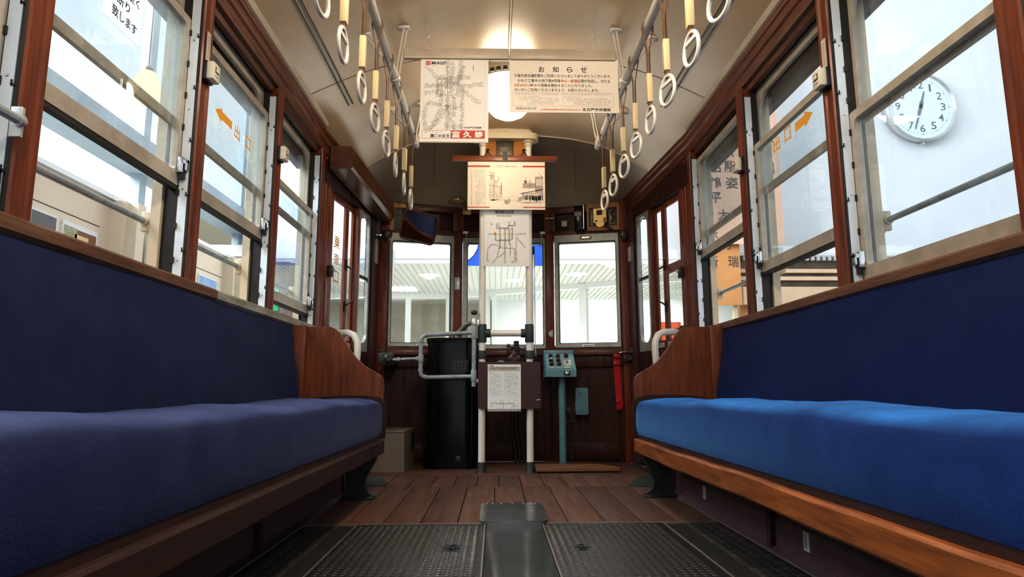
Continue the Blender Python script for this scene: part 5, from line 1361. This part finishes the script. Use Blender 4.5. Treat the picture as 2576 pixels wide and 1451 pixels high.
b = MB().mat('blue').box(-.30, .50, 6.70, 6.74, 1.818, 2.06); b.mat('outwhite').prism([(-.30, 2.06), (-.175, 2.06), (-.19, 1.99), (-.225, 1.925), (-.265, 1.885), (-.30, 1.87)], 'XZ', 6.69, 6.70); b.mat('outmull').box(-.25, -.23, 6.715, 6.725, 2.06, 3.0).box(.38, .40, 6.715, 6.725, 2.06, 3.0).box(-.32, .42, 6.71, 7.0, 2.98, 3.02)
b.build('blue_sign', label='blue signboard with a white curve hanging outside the centre front window', cat='sign')
t = thing('outside_mirror', (-.84, 5.22, 1.35), 'tall white oval rear mirror outside the mirror-side front window', 'mirror')
fn = lambda a, b_, d: (a, d, b_)
b = MB().mat('white').slab(fn, (-.875, -.812, 1.36, 1.66, .03), 5.19, 5.215, k=7); b.build('shell', t); MB().mat('iron').tube([(-.845, 5.21, 1.36), (-.86, 5.21, 1.27), (-.90, 5.18, 1.23)], .008, 8).build('arm', t)

# wall clock on the far white wall
CX, CZ = 4.842, 3.715
CR = .405
t = thing('wall_clock', (CX, 6.98, CZ - CR), 'round wall clock with slate numerals showing about 12:33, on the far white wall', 'clock')
MB().mat('silver').lathe([(CR, 0), (CR + .012, .02), (CR + .012, .075), (CR - .01, .09), (CR - .026, .06)], (CX, 6.985, CZ), (0, -1, 0), 56, caps=False).build('rim', t)
b = MB().mat('clockface').lathe([(CR - .02, .0), (CR - .025, .062)], (CX, 6.985, CZ), (0, -1, 0), 56)
O = Vector((CX, 6.9218, CZ)); U = (1, 0, 0); V = (0, 0, 1); b.mat('clockink')
for h in range(1, 13):
    a = PI / 2 - 2 * PI * h / 12; x, y = .262 * math.cos(a), .262 * math.sin(a); wd = .034 if h < 10 else .058
    if h == 1: wd = .014
    b.text(str(h), O, U, V, (x - wd * .9, x + wd * .9, y - .045, y + .045), .008)
for q in range(60):
    a = 2 * PI * q / 60; r_ = .0065 if q % 5 == 0 else .0035; x, y = .330 * math.cos(a), .330 * math.sin(a); b.quad(O, U, V, x - r_, x + r_, y - r_, y + r_)
b.build('face', t, smooth=False)
def hand(a, l, w_, tail, nm):
    a = PI / 2 - a; c, s_ = math.cos(a), math.sin(a); O_ = O + Vector((0, -.006, 0))
    pts = [(-tail, -w_ * .4), (-tail * .5, -w_), (l * .25, -w_), (l * .45, -w_ * .45), (l, -w_ * .35), (l, w_ * .35), (l * .45, w_ * .45), (l * .25, w_), (-tail * .5, w_), (-tail, w_ * .4)]
    P_ = [(O_.x + x * c - y * s_, O_.z + x * s_ + y * c) for x, y in pts]
    MB().mat('clockink').prism(P_, 'XZ', O_.y - .003, O_.y).build(nm, t)
hand(2 * PI * (12.55 / 12), .185, .020, .03, 'hand'); hand(2 * PI * 33 / 60, .285, .017, .03, 'hand')
MB().mat('silver').box(CX - .012, CX + .012, 6.93, 6.97, CZ - CR - .04, CZ - CR).build('bracket', t)

# station-name banner and brown boards beyond the door on the bright side
t = thing('station_banner', (2.45, 6.55, 1.35), 'peach hanging banner of faded station lettering beyond the windows over the bright bench', 'banner')
b = MB().mat('banner').box(2.13, 3.00, 6.55, 6.555, 2.02, 4.35); O = Vector((0, 6.549, 0)); b.mat('bannerink')
# lettering in columns
for ch, x, z, sz in (('堀', 2.44, 3.02, .095), ('名', 2.31, 2.85, .085), ('駅', 2.475, 2.85, .09), ('鶴', 2.305, 2.675, .085), ('姿', 2.48, 2.675, .085), ('平', 2.30, 2.515, .08), ('大', 2.375, 2.33, .08), ('六', 2.26, 2.12, .06), ('心', 2.85, 3.383, .085), ('駅', 2.89, 3.183, .08), ('日', 2.83, 3.027, .075), ('口', 2.875, 2.843, .085), ('喬', 2.82, 2.69, .08), ('町', 2.86, 2.505, .085), ('高', 2.81, 2.12, .075), ('熱', 2.48, 3.20, .08), ('田', 2.87, 3.58, .08)):
    b.text(ch, O, U, V, (x - sz * .75, x + sz * .75, z - sz * .75, z + sz * .75), .02)
b.mat('outmull').tube([(2.09, 6.552, 4.36), (3.04, 6.552, 4.36)], .02, 10)
b.build('cloth', t, smooth=False)
b = MB().mat('bannerlow').box(2.06, 2.54, 6.60, 6.64, 1.392, 2.36); O = Vector((0, 6.599, 0)); b.mat('bannerink')
for ch, x, z in (('新', 2.254, 1.846), ('瑞', 2.47, 1.846), ('何', 2.40, 2.03)): b.text(ch, O, U, V, (x - .055, x + .055, z - .06, z + .06), .01)
b.mat('cream').box(2.08, 2.12, 6.64, 6.70, -.72, 2.3).box(2.46, 2.50, 6.64, 6.70, -.72, 2.3)
b.build('brown_board', label='tan-orange board with faded lettering below the peach banner', cat='board', smooth=False)
t = thing('canopy', (4.0, 6.7, 1.2), 'tan fascia canopy with dark ribbed underside beneath the white wall, bright bench side', 'canopy')
MB().mat('outtan').box(2.56, 6.5, 6.62, 6.80, 1.40, 1.585).build('fascia', t)
b = MB().mat('bronze').box(2.55, 7.5, 6.70, 7.0, 1.60, 1.93); b.mat('outtan').box(2.55, 7.5, 6.66, 6.70, 1.66, 1.70).box(2.55, 7.5, 6.66, 6.70, 1.74, 1.78); b.mat('soffitgap')
for i in range(70): b.box(2.6 + i * .06, 2.63 + i * .06, 6.65, 6.70, 1.87, 1.925)
b.build('louvre', t)
MB().mat('outbrown').box(2.55, 6.5, 6.70, 6.78, -.72, 1.40).build('brown_board', t)
t = thing('orange_cabinet', (1.95, 7.3, -.7), 'orange-red panel standing outside the folding door, bright bench side', 'panel')
MB().mat('orange').box(1.80, 2.04, 7.10, 7.16, .4, 1.27, .01).build('panel', t); MB().mat('trimgrey').box(1.84, 2.0, 7.10, 7.16, -.72, .4).build('stand', t)

# cream display wall along the dull-bench side
b = MB().mat('outcream').box(-2.75, -2.6, -2.5, 6.55, -.72, 1.80); b.mat('outmull').box(-2.78, -2.56, -2.5, 6.55, 1.80, 1.83); b.mat('channel').box(-2.602, -2.597, -2.5, 6.55, 1.772, 1.784).box(-2.602, -2.598, 2.9, 4.25, 1.592, 1.597).box(-2.602, -2.598, 5.2, 6.2, 1.592, 1.597)
for y in (2.6, 4.45, 6.33): b.mat('outcream').box(-2.62, -2.50, y - .11, y + .11, -.72, 1.80).box(-2.56, -2.44, y - .05, y + .05, -.72, 1.80)
b.build('wall_outer_left', kind='structure')
b = MB().mat('outblue').box(-3.05, -2.75, -3, 9, 2.30, 2.50).box(-3.25, -3.05, -3, 9, 2.62, 2.68)
for y in (-1, 1.1, 3.2, 5.3, 7.4): b.mat('outblue').box(-3.0, -2.92, y - .05, y + .05, 1.8, 4.4)
b.box(-3.05, -2.75, -3, 9, 4.2, 4.5); b.build('window_20', kind='structure')
def poster(y0, y1, z0, z1, lab, fnb):
    b = MB().mat('paperwhite').box(-2.60, -2.588, y0, y1, z0, z1); O = Vector((-2.5875, 0, 0)); fnb(b, O, (0, 1, 0), (0, 0, 1), y0, y1, z0, z1)
    b.build('tram_poster', smooth=False, label=lab, cat='poster')
def pA(b, O, U, V, y0, y1, z0, z1):
    b.mat('posterdark').quad(O, U, V, y0 + .01, y1 - .01, z0 + .01, z1 - .01); O2 = O + Vector((.0005, 0, 0)); b.mat('paper').quad(O2, U, V, y0 + .02, y0 + .09, z0 + .01, z0 + .22); b.mat('posterblue').quad(O2, U, V, y1 - .08, y1 - .012, z0 + .1, z1 - .12)
def pB(b, O, U, V, y0, y1, z0, z1):
    w_ = y1 - y0; b.mat('posterbrown').quad(O, U, V, y0 + w_ * .3, y1 - .01, z0 + .01, z1 - .03); O2 = O + Vector((.0005, 0, 0)); O3_ = O + Vector((.001, 0, 0)); b.mat('postergreen').quad(O2, U, V, y0 + .01, y0 + w_ * .4, z0 + .01, z1 - .025)
    b.mat('posteryellow').quad(O2, U, V, y0 + w_ * .34, y0 + w_ * .74, z0 + .06, z1 - .06); b.mat('posterblue').quad(O3_, U, V, y0 + w_ * .38, y0 + w_ * .60, z0 + .18, z1 - .11)
def pC(b, O, U, V, y0, y1, z0, z1):
    b.mat('posterblue').quad(O, U, V, y0 + .008, y1 - .008, z0 + .01, z1 - .01); O2 = O + Vector((.0005, 0, 0)); b.mat('posteryellow').quad(O2, U, V, y1 - .12, y1 - .04, z0 + .1, z1 - .12)
poster(3.60, 3.83, 1.05, 1.545, 'poster with a dark photograph on the cream display wall, first seen under the raised window', pA)
poster(3.88, 4.22, 1.05, 1.545, 'poster with a yellow tram and foliage on the cream display wall', pB)
poster(5.70, 6.08, 1.0, 1.545, 'blue poster with a yellow figure on the cream display wall', pC)
t = thing('welcome_board', (-2.45, 4.87, -.72), 'white welcome board with black lettering standing beyond the cream display wall', 'board')
b = MB().mat('paperwhite').box(-2.47, -2.45, 4.66, 5.10, .95, 1.76); b.mat('ink').text('ようこそ 市電・地下鉄保存館へ', (-2.4495, 0, 0), (0, 1, 0), (0, 0, 1), (4.68, 5.03, 1.385, 1.41), .015); b.mat('green').quad((-2.4495, 0, 0), (0, 1, 0), (0, 0, 1), 5.04, 5.065, 1.385, 1.412).quad((-2.4495, 0, 0), (0, 1, 0), (0, 0, 1), 5.07, 5.09, 1.385, 1.412)
b.mat('inkpale')
for i in range(4): b.quad((-2.4495, 0, 0), (0, 1, 0), (0, 0, 1), 4.69, 5.0 + .02 * i, 1.33 - i * .03, 1.338 - i * .03)
b.build('sheet', t, smooth=False); MB().mat('outmull').box(-2.5, -2.46, 4.64, 4.67, -.72, 1.79).box(-2.5, -2.46, 5.10, 5.13, -.72, 1.79).build('post', t)
t = thing('exit_sign_box', (-2.42, 7.4, 1.0), 'grey box with green exit sign seen low in the last window over the dull bench', 'sign')
MB().mat('trimgrey').box(-2.62, -2.28, 7.2, 7.55, -.72, 2.05).build('case', t); b = MB().mat('green').box(-2.52, -2.38, 7.19, 7.2, 1.40, 1.66); b.mat('paperwhite').prism([(-2.47, 1.46), (-2.44, 1.52), (-2.43, 1.46), (-2.41, 1.46), (-2.425, 1.56), (-2.405, 1.55), (-2.40, 1.57), (-2.44, 1.59), (-2.455, 1.54), (-2.49, 1.46)], 'XZ', 7.185, 7.19).lathe([(.016, 0), (.016, .004)], (-2.43, 7.19, 1.61), (0, -1, 0), 10); b.build('panel', t)

# warm bell lamps outside on the display-wall side
for i, (x, y, z, lab) in enumerate(((-2.2, 3.94, 2.31, 'warm glowing bell lamp outside, seen through the raised pane nearest the white notice'), (-3.2, 5.72, 2.22, 'warm glowing bell lamp further outside, seen in the open gap below a raised pane'))):
    t = thing('outside_lamp', (x, y, z), lab, 'lamp', 'warm lamps outside')
    MB().mat('warmshade').lathe([(.02, .215), (.045, .21), (.066, .17), (.086, .10), (.104, .05), (.10, .035), (.08, .012), (.045, .002), (.0, .0)], (x, y, z), (0, 0, 1), 28).build('shade', t)
    MB().mat('bronze').tube([(x, y, z + .21), (x, y, z + .27), (x, y, 4.35), (-2.80 if i == 0 else -3.0, y, 4.36)], .006, 8).lathe([(.03, .20), (.03, .235), (.015, .25)], (x, y, z), (0, 0, 1), 14).build('arm', t)
